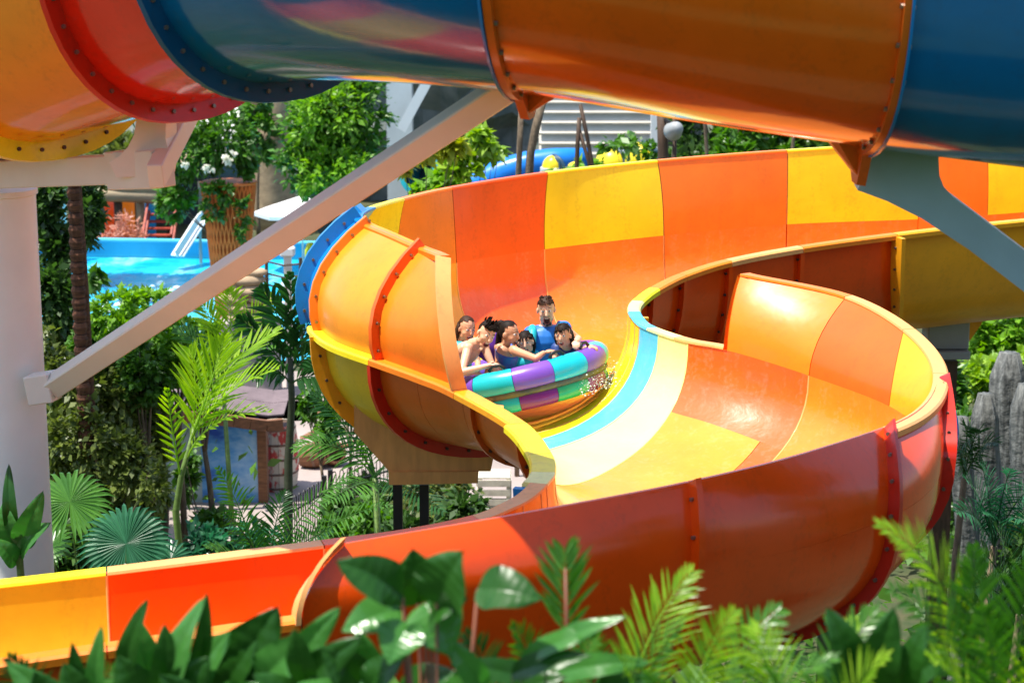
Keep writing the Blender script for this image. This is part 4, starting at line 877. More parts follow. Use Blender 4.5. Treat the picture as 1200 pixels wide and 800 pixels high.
# carved weathered stumps on the right
M['stump'] = simple('weathered_grey_wood', (0.22, 0.23, 0.22), 0.9, 0.6, 3, bscale=6, bdist=0.12, stretch=(5, 5, 0.5), dark=(0.05, 0.055, 0.055))
for (px, yt, w_, D, lab) in [(1136, 488, 13, 33, 'smallest grey weathered stump beside the red flange'), (1163, 461, 17, 34, 'middle grey weathered stump with rounded top'), (1190, 413, 22, 36, 'tallest grey weathered stump at the right edge'), (1212, 450, 20, 35, 'grey weathered stump half out at the right edge')]:
    q = P(px, yt, D); r_ = w_*D/2400; mb = MB(); zs = np.linspace(0, q[2], 12); rings = []
    vs = []; n_ = 22
    for z in zs:
        t_ = z/q[2]; rr_ = r_*(1.15-0.25*t_)*(1 if t_ < 0.95 else 0.55)
        for k in range(n_):
            a = 2*math.pi*k/n_; g_ = 1+0.16*math.sin(a*7+z*0.6)+0.12*noise.noise(Vector((math.cos(a)*2, math.sin(a)*2, z*0.8))); vs.append((q[0]+rr_*g_*math.cos(a)+0.12*math.sin(z), D+rr_*g_*math.sin(a), z))
    fs = [(i*n_+k, i*n_+(k+1) % n_, (i+1)*n_+(k+1) % n_, (i+1)*n_+k) for i in range(11) for k in range(n_)]+[tuple(11*n_+k for k in range(n_))]
    tag(mesh('tree_stump', vs, fs, M['stump'], None, True), lab, 'stump', 'weathered stumps at the right')
# ------------------------------------------------------------------ vegetation of the place
B0 = lambda px, D: np.array([(px-600)/FPX*D, D, 0.0])
# leafy tree top centre-left
tree(B0(395, 64), [E(370, 145, 64, 40, 40), E(415, 130, 64, 36, 40), E(385, 195, 63.5, 48, 34), E(350, 190, 63.5, 26, 32), E(425, 175, 64, 28, 34), E(360, 105, 64.5, 30, 30), E(415, 100, 64.5, 30, 26)], 6200, 0.13, 'lf_mid',
     'leafy green tree standing left of the pale stucco pillar', tr=0.2, spread=0.4, shell=0.25, limbs=10)
leaf_cloud('young_leaves', [E(385, 130, 63, 50, 42, 1.0), E(385, 200, 62.5, 46, 30, .8)], 2600, 0.11, M['lf_bright'], bpy.data.objects['leafy_tree'])
# vines on the mossy trunk
tree(B0(300, 82), [E(300, 125, 82, 16, 22), E(306, 160, 82, 14, 34)], 1100, 0.2, 'lf_mid', 'climbing vine on the grey mossy trunk', 'vine', 'climbing_vine', tr=0.08)
tree(B0(150, 84), [E(180, 195, 82, 20, 18), E(150, 180, 83, 30, 24), E(120, 195, 84, 26, 20)], 1800, 0.2, 'lf_olive', 'olive green bush behind the log pavilion roof', 'bush', 'garden_bush', tr=0.1)
# dark dense hedge wall at the left: several shrubs
for i, (ells, mt, lab, n_) in enumerate([
    ([E(58, 240, 41, 18, 46), E(66, 300, 41, 22, 40), E(60, 350, 40.5, 30, 40), E(100, 250, 41, 20, 40)], 'lf_dark', 'dark tall shrub right of the steel column, above the brace', 5200),
    ([E(75, 400, 41, 32, 50), E(70, 470, 40, 36, 60), E(110, 470, 40, 40, 50)], 'lf_olive', 'dense dark shrub under the foot of the brace', 7500),
    ([E(150, 450, 39.5, 40, 36), E(165, 490, 39.5, 36, 46), E(140, 520, 39, 36, 46), E(175, 540, 39, 22, 44)], 'lf_olive', 'olive dense shrub left of the blue painted wall', 8500),
    ([E(70, 560, 38, 40, 50), E(115, 575, 38, 40, 40), E(160, 600, 38, 34, 40)], 'lf_dark', 'dark shrub behind the two fan palms', 5200),
    ([E(55, 215, 43, 20, 40), E(112, 230, 43.5, 10, 40)], 'lf_olive', 'olive leaved shrub behind the palm trunk', 1800)]):
    c = np.mean([np.asarray(e[0]) for e in ells], axis=0)
    tree([c[0], c[1], 0], ells, n_, 0.10, mt, lab, 'shrub', 'dense_shrub', tr=0.09, limbs=7, shell=0.35, spread=0.34, elong=1.7)
for i, (ells, mt, lab, n_) in enumerate([([E(75, 520, 36, 34, 40), E(115, 515, 36, 34, 44), E(150, 545, 36, 34, 40), E(180, 570, 35, 22, 34)], 'lf_olive', 'olive hedge standing behind the fan palms, front row', 7500), ([E(60, 430, 37, 22, 44), E(95, 455, 37, 30, 40), E(135, 470, 37.5, 36, 40)], 'lf_olive', 'olive hedge beside the column under the brace, front row', 6000)]):
    c = np.mean([np.asarray(e[0]) for e in ells], axis=0); ells = ells+[(e[0]*[1, 1, 0.45], e[1]*np.array([1, 1, 1.6])) for e in ells[:3]]
    tree([c[0], c[1], 0], ells, n_, 0.085, mt, lab, 'hedge', 'leafy_hedge', tr=0.07, limbs=7, shell=0.45, spread=0.34, elong=1.7)
# bright rounded shrubs by the pool
for i, (px, py, D, rx, ry, lab, mt, n_) in enumerate([
    (140, 372, 38.5, 36, 34, 'bright green rounded shrub beside the palm trunk', 'lf_bright', 4200), (178, 366, 39.5, 36, 26, 'bright green clipped shrub at the pool edge above the brace', 'lf_bright', 3800),
    (205, 395, 38, 32, 30, 'bright green low shrub half behind the brace', 'lf_bright', 2600), (236, 410, 38.5, 26, 34, 'bright green shrub below the brace beside the lime palm', 'lf_bright', 2400),
    (112, 415, 38, 34, 36, 'mid green shrub between the palm trunk and the brace', 'lf_mid', 3200), (170, 425, 37.5, 34, 26, 'mid green shrub under the middle of the brace', 'lf_mid', 3000)]):
    k = D/2400; c = P(px, py, D)
    tree([c[0], D, 0], [(c, (rx*k, rx*k*0.9, ry*k)), (c-np.array([0, 0, ry*k*0.9]), (rx*k*0.95, rx*k*0.9, ry*k))], n_, 0.085, mt, lab, 'shrub', 'round_shrub', tr=0.08, shell=0.75, spread=0.2, elong=1.5)
# palm trunk with crown hidden behind the orange slide section
b_, t_ = B0(84, 36), P(82, 120, 36); t = palm(b_, t_, 16, 2.0, 'fr_dark', 'tall palm with rough reddish brown trunk rising behind the cross beam', 'tall_palm', 'palm', ll=0.7, w=0.06, tr=0.115, barkm='palmbark', nl=18, droop=0.4, elev=(-10, 70), seed=5)
mb = MB(); zt_ = t_[2]
for k in range(int(zt_/0.22)):
    z = k*0.22; q = b_+(t_-b_)*(z/zt_); mb.lathe(q, [(0.11, 0), (0.14, 0.12), (0.11, 0.20)], 10)
mb.build('old_leaf_bases', M['palmbark'], t, kind='stuff')
# pink ornamental grasses and red flowers in front of the pavilion
t = empty('pink_grass', B0(138, 77.5), 'pinkish dry ornamental grass clump behind the pool wall', 'plant')
leaf_cloud('plumes', [(P(128, 281, 77.5), (0.55, 0.4, 0.6)), (P(146, 278, 77.5), (0.5, 0.4, 0.7)), (P(160, 284, 77.5), (0.4, 0.4, 0.5)), (P(118, 286, 77.5), (.5, .4, .4))], 1500, 0.06, M['pink'], t, elong=4, spread=0.6)
mb = MB(); trunk(mb, B0(138, 77.5), P(138, 281, 77.5), 0.05, 0.03); mb.build('stems', M['dry'], t)
# twig plants at the pool edge
tree(B0(120, 48), [E(112, 322, 48, 14, 8, .3), E(100, 338, 48, 12, 8, .3)], 110, 0.22, 'lf_mid', 'small leafy twig reaching over the pool beside the palm trunk', 'plant', 'leafy_twig', tr=0.03, limbs=3)
# yellow-leaved branches behind the back wall
for i, (ells, lab, n_, mt) in enumerate([([E(470, 190, 50, 14, 22), E(500, 180, 50, 16, 12), E(530, 170, 50, 16, 16)], 'yellow green leafy branches around the teal tube', 420, 'lf_yellow'),
                                     ([E(545, 195, 51, 22, 18), E(575, 180, 51, 18, 16), E(560, 160, 51, 16, 10)], 'lime leafy branches left of the slim brown pole', 560, 'lf_lime'),
                                     ([E(520, 215, 52, 18, 14), E(492, 228, 52, 12, 12)], 'bright green low shrub behind the yellow rim', 420, 'lf_bright')]):
    c = np.mean([np.asarray(e[0]) for e in ells], axis=0); tree([c[0], c[1], 0], ells, n_, 0.17, mt, lab, 'shrub', 'leafy_branch', tr=0.05, limbs=6, clumps=60, spread=0.35)
for i, (ells, lab, n_, mt) in enumerate([([E(655, 205, 60, 20, 8), E(690, 196, 60, 16, 9)], 'leafy sprigs in front of the small striped domes', 240, 'lf_bright'), ([E(735, 172, 60, 30, 6), E(765, 178, 60, 12, 8)], 'thin fresh green fronds above the large striped domes', 240, 'lf_mid')]):
    c = np.mean([np.asarray(e_[0]) for e_ in ells], axis=0); tree([c[0], c[1], 0], ells, n_, 0.14, mt, lab, 'shrub', 'leafy_branch', tr=0.04, limbs=4, clumps=30, spread=0.4)
# dark wood behind, right of centre
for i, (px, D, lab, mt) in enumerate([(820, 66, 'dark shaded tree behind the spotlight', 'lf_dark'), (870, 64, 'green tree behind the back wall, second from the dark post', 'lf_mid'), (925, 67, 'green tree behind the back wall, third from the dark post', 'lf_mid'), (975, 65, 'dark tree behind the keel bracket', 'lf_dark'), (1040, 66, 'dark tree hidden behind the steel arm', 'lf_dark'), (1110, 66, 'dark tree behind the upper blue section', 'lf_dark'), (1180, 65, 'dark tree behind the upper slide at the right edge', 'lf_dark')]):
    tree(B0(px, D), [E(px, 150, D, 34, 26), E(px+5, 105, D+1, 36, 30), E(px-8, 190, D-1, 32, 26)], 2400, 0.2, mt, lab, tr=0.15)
for i, (px, lab) in enumerate([(805, 'slim grey tree stem nearest the spotlight'), (822, 'slim grey tree stem leaning left in the shade'), (930, 'slim tree stem before the green trees')]):
    mb = MB(); trunk(mb, B0(px, 58), P(px+(i-1)*6, 90, 58), 0.06, 0.05); tag(mb.build('sapling', M['bark'], None, True), lab, 'tree')
# top left behind the orange section
tree(B0(20, 70), [E(15, 20, 70, 50, 34), E(70, 5, 70, 50, 24), E(130, -20, 70, 50, 24)], 4200, 0.2, 'lf_bright', 'bright green tree above the upper left slide rim', tr=0.2)
tree(B0(-60, 74), [E(-60, 60, 74, 50, 60), E(-30, 140, 74, 40, 50)], 3000, 0.2, 'lf_mid', 'green tree outside the left edge behind the column', tr=0.2)
mb = MB(); q = B0(64, 66); mb.lathe(q, [(0.25, 0), (0.25, 11)], 16); tag(mb.build('grey_mast', M['stucco'], None, True), 'thin pale grey mast in the top left corner', 'mast')
# far backdrop of trees
for i in range(13):
    px = -150+i*120; D = 108+(i % 3)*6
    tree(B0(px, D), [E(px, 40, D, 78, 60), E(px+20, 110, D, 74, 60), E(px-30, 170, D, 70, 60), E(px+30, -30, D+2, 70, 40)], 2600, 0.55, ['lf_mid', 'lf_dark', 'lf_olive'][i % 3], ['green', 'dark', 'olive'][i % 3]+' distant tree behind the rock wall, '+['far left', 'second from left', 'third from left', 'fourth from left', 'fifth from left', 'sixth from left', 'middle', 'sixth from right', 'fifth from right', 'fourth from right', 'third from right', 'second from right', 'far right'][i]+' of its row', tr=0.4, group='distant tree row')
# right side bank of greenery
for i, (ells, mt, lab, n_) in enumerate([
    ([E(1165, 400, 48, 36, 34), E(1200, 380, 48, 40, 40), E(1145, 375, 50, 26, 26)], 'lf_bright', 'bright green bush beside the dark pillar, above the stumps', 4200),
    ([E(1150, 450, 45, 26, 34), E(1185, 450, 46, 34, 40)], 'lf_lime', 'lime green bush right of the dark pillar', 2600),
    ([E(1135, 520, 42, 22, 40), E(1180, 530, 42, 40, 40)], 'lf_mid', 'green undergrowth around the feet of the stumps', 2800),
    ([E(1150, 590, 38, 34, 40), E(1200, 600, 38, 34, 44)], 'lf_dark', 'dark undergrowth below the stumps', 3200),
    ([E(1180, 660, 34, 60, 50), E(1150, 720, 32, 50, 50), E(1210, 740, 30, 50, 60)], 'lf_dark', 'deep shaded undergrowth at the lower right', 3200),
    ([E(1215, 330, 58, 60, 60), E(1170, 330, 60, 40, 50)], 'lf_mid', 'green tree behind the grey cap block', 3000),
    ([E(790, 380, 46, 46, 50), E(820, 360, 48, 40, 40)], 'lf_dark', 'dark shrub seen through the gap between the slide rims', 1800),
    ([E(1105, 460, 44, 22, 60)], 'lf_mid', 'green shrub directly behind the dark pillar', 1600)]):
    c = np.mean([np.asarray(e[0]) for e in ells], axis=0); tree([c[0], c[1], 0], ells, n_, 0.13, mt, lab, 'shrub', 'garden_shrub', tr=0.08, limbs=6, shell=0.4, spread=0.35)
# undergrowth behind the fence and below the left bend
for i, (ells, mt, lab, n_) in enumerate([
    ([E(510, 590, 37.5, 40, 30), E(530, 570, 38.5, 26, 20)], 'lf_olive', 'brownish shrub below the tan cradle', 1500),
    ([E(440, 610, 36.5, 40, 26), E(400, 630, 36, 36, 22)], 'lf_mid', 'low green shrub in front of the long black fence', 1700),
    ([E(300, 640, 35, 40, 20), E(240, 640, 35, 30, 22)], 'lf_teal', 'blue green low plants above the orange rim', 1300),
    ([E(40, 640, 30, 44, 50), E(90, 660, 30, 50, 36)], 'lf_dark', 'dark low shrub behind the yellow rim at lower left', 2400),
    ([E(395, 600, 38.5, 26, 26), E(470, 585, 41, 26, 28), E(430, 575, 42, 20, 24)], 'lf_dark', 'dark fern like undergrowth behind the black fence', 1900),
    ([E(545, 600, 36, 30, 26), E(480, 630, 35.5, 40, 20)], 'lf_dark', 'dark undergrowth between the fence and the slide bend', 1700),
    ([E(220, 560, 40.5, 14, 30), E(255, 615, 38, 26, 20)], 'lf_mid', 'green shrub at the foot of the lime palm', 1000),
    ([E(365, 470, 41.5, 18, 26), E(385, 500, 41, 14, 24)], 'lf_mid', 'loose green shrub left of the yellow flange', 900),
    ([E(420, 470, 40, 20, 30), E(400, 440, 42, 22, 20)], 'lf_mid', 'green shrub beside the left bend of the slide', 900)]):
    c = np.mean([np.asarray(e[0]) for e in ells], axis=0); tree([c[0], c[1], 0], ells, n_, 0.10, mt, lab, 'shrub', 'low_shrub', tr=0.05, limbs=6, shell=0.3, spread=0.4)
leaf_cloud('ground_cover', [((x*1.0, y*1.0, 0.1), (3.2, 3.0, 0.35)) for x, y in [(9, 30), (12, 38), (9, 40), (14, 44), (18, 50), (-10, 32), (-12, 38), (-12, 26), (-6, 27), (4, 34), (6, 44), (-15, 46), (0, 30), (-9, 44)]], 16000, 0.16, M['lf_mid'], None, shell=0.0, spread=0.7)
o_ = bpy.data.objects['ground_cover']; tag(o_, 'low green ground cover between the shrubs', 'ground cover'); o_['kind'] = 'stuff'

# ------------------------------------------------------------------ single palms of the middle ground
def px_frond(parent, base, mid, tip, nrm, mat, **kw): frond(parent, P(*base), P(*mid), P(*tip), nrm, mat, **kw)
lp = empty('lime_palm', B0(205, 33), 'tall bright lime palm with sunlit fronds before the blue painted wall', 'palm')
mb = MB(); mb.tube([B0(205, 33), P(206, 600, 33), P(212, 560, 33), P(228, 500, 33)], [0.07, 0.06, 0.05, 0.03], 8)
mb.build('trunk', M['stem'], lp, True)
view = (0, -1, 0.25)
for i, (b, m, t, nl, ll, mt, n_) in enumerate([
    ((222, 520, 33), (245, 460, 32.8), (262, 398, 33), 20, 0.95, 'fr_lime', view), ((224, 515, 33), (252, 455, 32.6), (325, 432, 32), 20, 0.75, 'fr_lime', (0.2, -0.5, 1)),
    ((218, 540, 33), (240, 480, 32.8), (318, 482, 32), 18, 0.55, 'fr_lime', (0.2, -0.6, 1)), ((222, 530, 33), (235, 440, 33.2), (222, 410, 33.4), 15, 0.7, 'fr_lime', view),
    ((212, 560, 33), (200, 500, 32.8), (196, 455, 32.6), 12, 0.45, 'fr_lime', view), ((228, 500, 33), (260, 420, 33.5), (328, 385, 34), 18, 0.6, 'fr_lime', (0, -0.4, 1))]):
    px_frond(lp, b, m, t, n_, mt, nl=nl, ll=ll, w=0.055, ang=42, droop=0.12, stem=0.018, seed=50+i)
lp2 = empty('young_palm', B0(250, 37), 'pale green young palm behind the lime palm, fronds fanned upward', 'palm')
mb = MB(); mb.tube([B0(262, 37), P(262, 460, 37)], [0.06, 0.04], 8); mb.build('trunk', M['stem'], lp2, True)
for i, (b, m, t, ll, mt) in enumerate([((262, 440, 37), (258, 380, 37), (232, 352, 37), 0.55, 'fr_lime'), ((262, 440, 37), (275, 370, 37), (268, 338, 37), 0.6, 'fr_lime'), ((264, 440, 37), (285, 370, 36.8), (325, 345, 36.5), 0.6, 'fr_lime'),
                                     ((262, 440, 37), (240, 400, 37), (205, 385, 37.3), 0.5, 'fr_green'), ((264, 440, 37), (290, 400, 36.5), (330, 405, 36), 0.55, 'fr_green')]):
    px_frond(lp2, b, m, t, (0.1, -0.7, 0.8), mt, nl=18, ll=ll, w=0.05, ang=50, droop=0.2, stem=0.015, seed=70+i)
dp = empty('dark_palm', B0(338, 35), 'dark green palm with slender trunk in front of the wooden barrel', 'palm')
mb = MB(); mb.tube([B0(336, 35), P(338, 640, 35), P(338, 540, 35), P(342, 470, 35), P(340, 420, 35)], [0.11, 0.085, 0.075, 0.06, 0.05], 10); mb.build('trunk', simple('dark_palm_stem', (0.05, 0.06, 0.03), 0.7, 0.4, 4, stretch=(1, 1, 6)), dp, True)
for i, (b, m, t, ll) in enumerate([((340, 440, 35), (335, 370, 35), (305, 338, 35), 0.75), ((340, 440, 35), (342, 370, 35), (340, 320, 35), 0.7), ((340, 440, 35), (358, 370, 35), (385, 350, 35), 0.7), ((340, 440, 35), (310, 390, 34.8), (278, 372, 34.5), 0.65),
                                 ((340, 440, 35), (365, 400, 34.8), (398, 400, 34.5), 0.6), ((341, 450, 35), (320, 420, 34.6), (298, 440, 34.2), 0.55), ((341, 450, 35), (362, 430, 34.6), (390, 455, 34.3), 0.55)]):
    px_frond(dp, b, m, t, (0.1, -0.8, 0.6), 'fr_dark', nl=15, ll=ll, w=0.085, ang=38, droop=0.35, stem=0.016, seed=90+i)
fp = empty('feathery_palm', B0(330, 29), 'feathery dark green palm arching over the fence and orange rim', 'palm')
mb = MB(); mb.tube([B0(320, 29), P(320, 700, 29)], [0.1, 0.07], 8); mb.build('trunk', M['bark'], fp, True)
for i, (b, m, t, ll, mt, n_) in enumerate([((310, 690, 29), (290, 600, 29), (255, 548, 29), 0.42, 'fr_green', (0.3, -0.8, 0.6)), ((320, 690, 29), (330, 600, 29), (420, 550, 28.5), 0.42, 'fr_green', (0, -0.7, 0.8)), ((320, 690, 29), (360, 610, 28.8), (455, 590, 28), 0.40, 'fr_green', (0, -0.7, 0.8)),
                                     ((315, 690, 29), (300, 630, 28.6), (262, 600, 28), 0.45, 'fr_dark', (0.2, -0.8, 0.6)), ((318, 690, 29), (325, 640, 28.6), (390, 620, 28), 0.45, 'fr_dark', (0, -0.8, 0.6)), ((318, 690, 29), (315, 620, 29), (335, 575, 29.3), 0.42, 'fr_dark', (0, -0.9, 0.4)),
                                     ((318, 690, 29), (280, 650, 28.6), (240, 640, 28), 0.4, 'fr_green', (0, -0.5, 0.9))]):
    px_frond(fp, b, m, t, n_, mt, nl=26, ll=ll, w=0.035, ang=62, droop=0.25, stem=0.014, seed=120+i)
sp_ = empty('slender_palm', B0(400, 33), 'small green palm under the yellow flange, fronds reaching left', 'palm')
mb = MB(); mb.tube([B0(440, 33), P(440, 560, 33)], [0.07, 0.05], 8); mb.build('trunk', M['stem'], sp_, True)
for i, (b, m, t, ll, mt) in enumerate([((440, 560, 33), (400, 505, 33), (345, 525, 33), 0.5, 'fr_green'), ((440, 560, 33), (400, 480, 33), (365, 462, 33), 0.45, 'fr_dark'), ((440, 560, 33), (415, 470, 33.5), (385, 430, 34), 0.45, 'fr_dark'), ((440, 560, 33), (430, 500, 33), (410, 480, 32), 0.5, 'fr_green'),
                                     ((440, 560, 33), (460, 520, 32), (500, 560, 31.5), 0.5, 'fr_dark'), ((440, 560, 33), (470, 560, 31.8), (520, 600, 31), 0.5, 'fr_dark'), ((440, 565, 33), (420, 560, 32), (380, 590, 31), 0.5, 'fr_green')]):
    px_frond(sp_, b, m, t, (0, -0.7, 0.8), mt, nl=22, ll=ll, w=0.04, ang=55, droop=0.3, stem=0.014, seed=140+i)
# fan palms
def fanpalm(base, lab, leaves_, mat):
    t = empty('fan_palm', base, lab, 'palm'); base = np.asarray(base, float)
    mb = MB(); mb.tube([base, base+[0, 0, 1.2]], [0.09, 0.07], 8); mb.build('trunk', M['palmbark'], t, True)
    for i, (c, nrm, up_, r, nb) in enumerate(leaves_):
        mb = MB(); c = np.asarray(c); mb.tube([base+[0, 0, 1.1], (base+c)/2+[0, 0, 0.4], c], [0.02, 0.016, 0.01], 5); mb.build('petiole', M['stem'], t)
        V, F = fan_geo(c, nrm, up_, r, nb=nb, w=0.052 if nb > 30 else 0.06, arc=345, seed=i+int(r*100), droop=0.3); mesh('fan_leaf', np.array(V), F, M[mat], t)
fanpalm(B0(80, 28.2), 'bright green fan palm leaf rosette beside the steel column', [(P(82, 588, 27.5), (0.05, -0.75, 0.65), (0, 0, 1), 0.74, 34), (P(60, 640, 27.8), (-0.4, -0.5, 0.6), (-0.3, 0, 1), 0.5, 26)], 'fr_green')
fanpalm(B0(150, 26.6), 'blue green fan palm with stiff round leaf above the orange rim', [(P(148, 637, 26), (0.05, -0.85, 0.5), (0, 0, 1), 0.78, 42), (P(200, 655, 26.4), (0.4, -0.6, 0.6), (0.5, 0, 1), 0.45, 26)], 'lf_teal')
# broad plants at the left edge
bl = empty('broad_leaf_plant', B0(20, 18.6), 'dark broad leaved plant beside the column foot at the left edge', 'plant')
for i, (b, t, w, n_) in enumerate([((20, 640, 18.6), (8, 545, 18.6), 0.14, view), ((25, 640, 18.6), (48, 578, 18.4), 0.25, (0.2, -1, 0.5)), ((22, 640, 18.6), (2, 590, 18.5), 0.24, (-0.2, -1, 0.5)), ((24, 650, 18.6), (55, 612, 18.4), 0.24, (0, -1, 0.8)), ((20, 660, 18.6), (-8, 632, 18.4), 0.21, (0, -1, .8))]):
    V, F = blade_geo(P(*b), P(*t), n_, w); mesh('leaf', np.array(V), F, M['broad_l' if i else 'broad'], bl, True)
mb = MB(); mb.tube([B0(22, 18.6), P(22, 645, 18.6)], 0.04, 6); mb.build('stem', M['stem'], bl)
# fern-like palms right
for i, (px, D, yb, lab, fr) in enumerate([(1165, 27, 640, 'bluish dark palm clump right of the red flange', [(1130, 560), (1150, 545), (1185, 550), (1215, 570), (1120, 600), (1200, 610), (1150, 600)]),
                                      (1195, 24, 720, 'dark palm clump low at the right edge', [(1140, 640), (1165, 615), (1200, 620), (1225, 640), (1130, 690)]),
                                      (1130, 31, 560, 'thin grassy palm at the foot of the stumps', [(1135, 500), (1150, 505), (1170, 520), (1120, 530)])]):
    t = empty('garden_palm', B0(px, D), lab, 'palm'); mb = MB(); mb.tube([B0(px, D), P(px, yb, D)], [0.08, 0.05], 8); mb.build('trunk', M['bark'], t, True)
    for k, (x, y) in enumerate(fr): px_frond(t, (px, yb, D), ((px+x)/2, (yb+y)/2-30, D-0.3), (x, y, D-0.8), (0, -0.7, 0.8), 'fr_dark' if i else 'lf_teal', nl=22, ll=0.42, w=0.035, ang=58, droop=0.3, seed=200+i*10+k)

# ------------------------------------------------------------------ foreground plants on the terrace
T = lambda px, D: np.array([(px-600)/FPX*D, D, 8.3])
def broadplant(px, D, lab, leaves_, name='broad_leaf_plant', stemcol='stem', fold=0.22):
    t = empty(name, T(px, D), lab, 'plant')
    for i, L in enumerate(leaves_):
        (x0, y0, x1, y1, w, nx, nz, mt) = L; dd = D+rng.uniform(-0.15, 0.15)
        b = P(x0, y0, dd); V, F = blade_geo(b, P(x1, y1, dd-0.12), (nx, -1, nz), w*D/FPX, sag=0.10, fold=fold, n=12, wave=0.25); mesh('leaf', np.array(V), F, M[mt], t, True)
        mb = MB(); r_ = T(px, D); mb.tube([r_, (r_+b)/2+[0, 0, 0.05], b], [0.012, 0.009, 0.006], 5); mb.build('stalk', M[stemcol], t, True)
    return t
bd, bll = 'broad', 'broad_l'
broadplant(95, 8.6, 'pointed dark green leaves rising at the bottom left corner', [(95, 840, 84, 757, 30, 0.2, 0.3, bd), (120, 840, 113, 738, 26, -0.3, 0.3, bll), (60, 840, 40, 790, 60, 0, 0.8, bd), (90, 850, 10, 775, 50, 0, 0.9, bll), (110, 850, 75, 780, 50, 0, 0.6, bd), (130, 840, 150, 790, 40, 0, .5, bd), (20, 850, -20, 790, 50, 0, .7, bd)])
broadplant(165, 8.3, 'broad pointed leaf pair left of the tallest glossy leaf', [(172, 820, 160, 722, 52, 0.5, 0.3, bll), (150, 800, 165, 705, 30, -0.5, 0.2, bd), (180, 840, 140, 770, 60, 0.2, 0.6, bd), (175, 830, 205, 780, 50, -0.2, 0.6, bll)])
broadplant(205, 8.0, 'tall glossy paddle leaves lit pale green at the lower left', [(195, 830, 232, 702, 50, -0.4, 0.35, bll), (190, 820, 196, 735, 42, 0.4, 0.3, bd), (222, 800, 246, 700, 26, 0.5, 0.1, bd), (215, 830, 262, 740, 56, -0.3, 0.6, bll), (205, 830, 240, 770, 60, 0, 0.8, bd), (230, 835, 190, 790, 50, 0, .8, bd)])
broadplant(275, 8.1, 'big dark oval leaf plant below the orange rim end', [(270, 810, 320, 712, 84, -0.25, 0.3, bd), (255, 820, 300, 745, 60, 0, 0.5, bd), (300, 810, 372, 735, 56, -0.2, 0.8, bll), (290, 830, 355, 765, 70, 0, 0.9, bd), (270, 840, 310, 800, 70, 0, .9, bll)])
broadplant(345, 7.9, 'drooping narrow glossy leaves left of the big oval leaves', [(345, 790, 392, 712, 40, -0.4, 0.5, bll), (350, 810, 418, 745, 44, 0, 0.8, bd), (360, 800, 345, 740, 34, 0, .3, bd), (370, 820, 440, 790, 50, 0, 0.9, bll), (355, 840, 300, 790, 50, 0, 0.9, bd), (380, 830, 385, 770, 46, 0, .6, bd)])
broadplant(500, 7.6, 'large dark oval leaves on reddish stalks at bottom centre', [(472, 698, 398, 655, 58, 0.2, 0.8, bd), (490, 706, 484, 646, 78, 0.1, 0.5, bd), (512, 706, 540, 648, 82, -0.1, 0.5, bd), (560, 690, 634, 700, 62, -0.2, 0.9, bd), (470, 712, 400, 738, 52, 0.1, 0.8, bll), (498, 706, 530, 768, 74, 0, 0.9, bll), (478, 730, 455, 778, 60, 0.1, 0.8, bll), (505, 715, 545, 700, 70, -0.1, .7, bd)], stemcol='redstem')
broadplant(430, 7.8, 'shaded leaf clump at the bottom under the oval leaves', [(420, 800, 380, 760, 50, 0, 0.8, bd), (430, 810, 470, 770, 50, 0, 0.8, bd), (445, 800, 420, 740, 40, 0, .6, bll), (470, 820, 530, 785, 56, 0, 0.9, bd), (450, 830, 400, 800, 60, 0, .9, bd), (500, 820, 560, 800, 60, 0, .9, bll), (410, 830, 350, 800, 50, 0, .9, bll)])
broadplant(640, 7.7, 'long narrow glossy leaves pointing right at bottom centre', [(610, 775, 700, 735, 30, 0, 0.9, bll), (600, 790, 690, 765, 34, 0, 0.9, bd), (630, 800, 530, 775, 34, 0, 0.9, bd), (640, 760, 730, 720, 26, 0, 0.8, bll), (650, 790, 760, 772, 34, 0, 0.9, bll), (590, 820, 660, 790, 40, 0, .9, bd), (570, 810, 520, 745, 34, 0, .6, bll), (690, 820, 770, 790, 36, 0, .9, bd)])
for q_, (x0, x1, lab) in enumerate([(-20, 130, 'crowded dark leaves filling the bottom left corner'), (130, 300, 'crowded glossy leaves under the tall paddle leaves'), (300, 470, 'crowded glossy leaves left of the oval leaf plant'), (470, 640, 'crowded glossy leaves under the oval leaf plant')]):
    sp_l = []
    for _ in range(9 if q_ < 2 else 12):
        x, y, ang, L_ = rng.uniform(x0, x1), rng.uniform(815, 870), rng.gauss(0, 55), rng.uniform(50, 80)
        sp_l.append((x, y, x+L_*math.sin(R(ang)), y-L_*abs(math.cos(R(ang)))*0.75, rng.uniform(18, 56), rng.uniform(-.6, .6), rng.uniform(0.3, 1.1), rng.choice([bd, bll, bll])))
    broadplant((x0+x1)/2, 8.75+0.12*q_, lab, sp_l, fold=0.14)
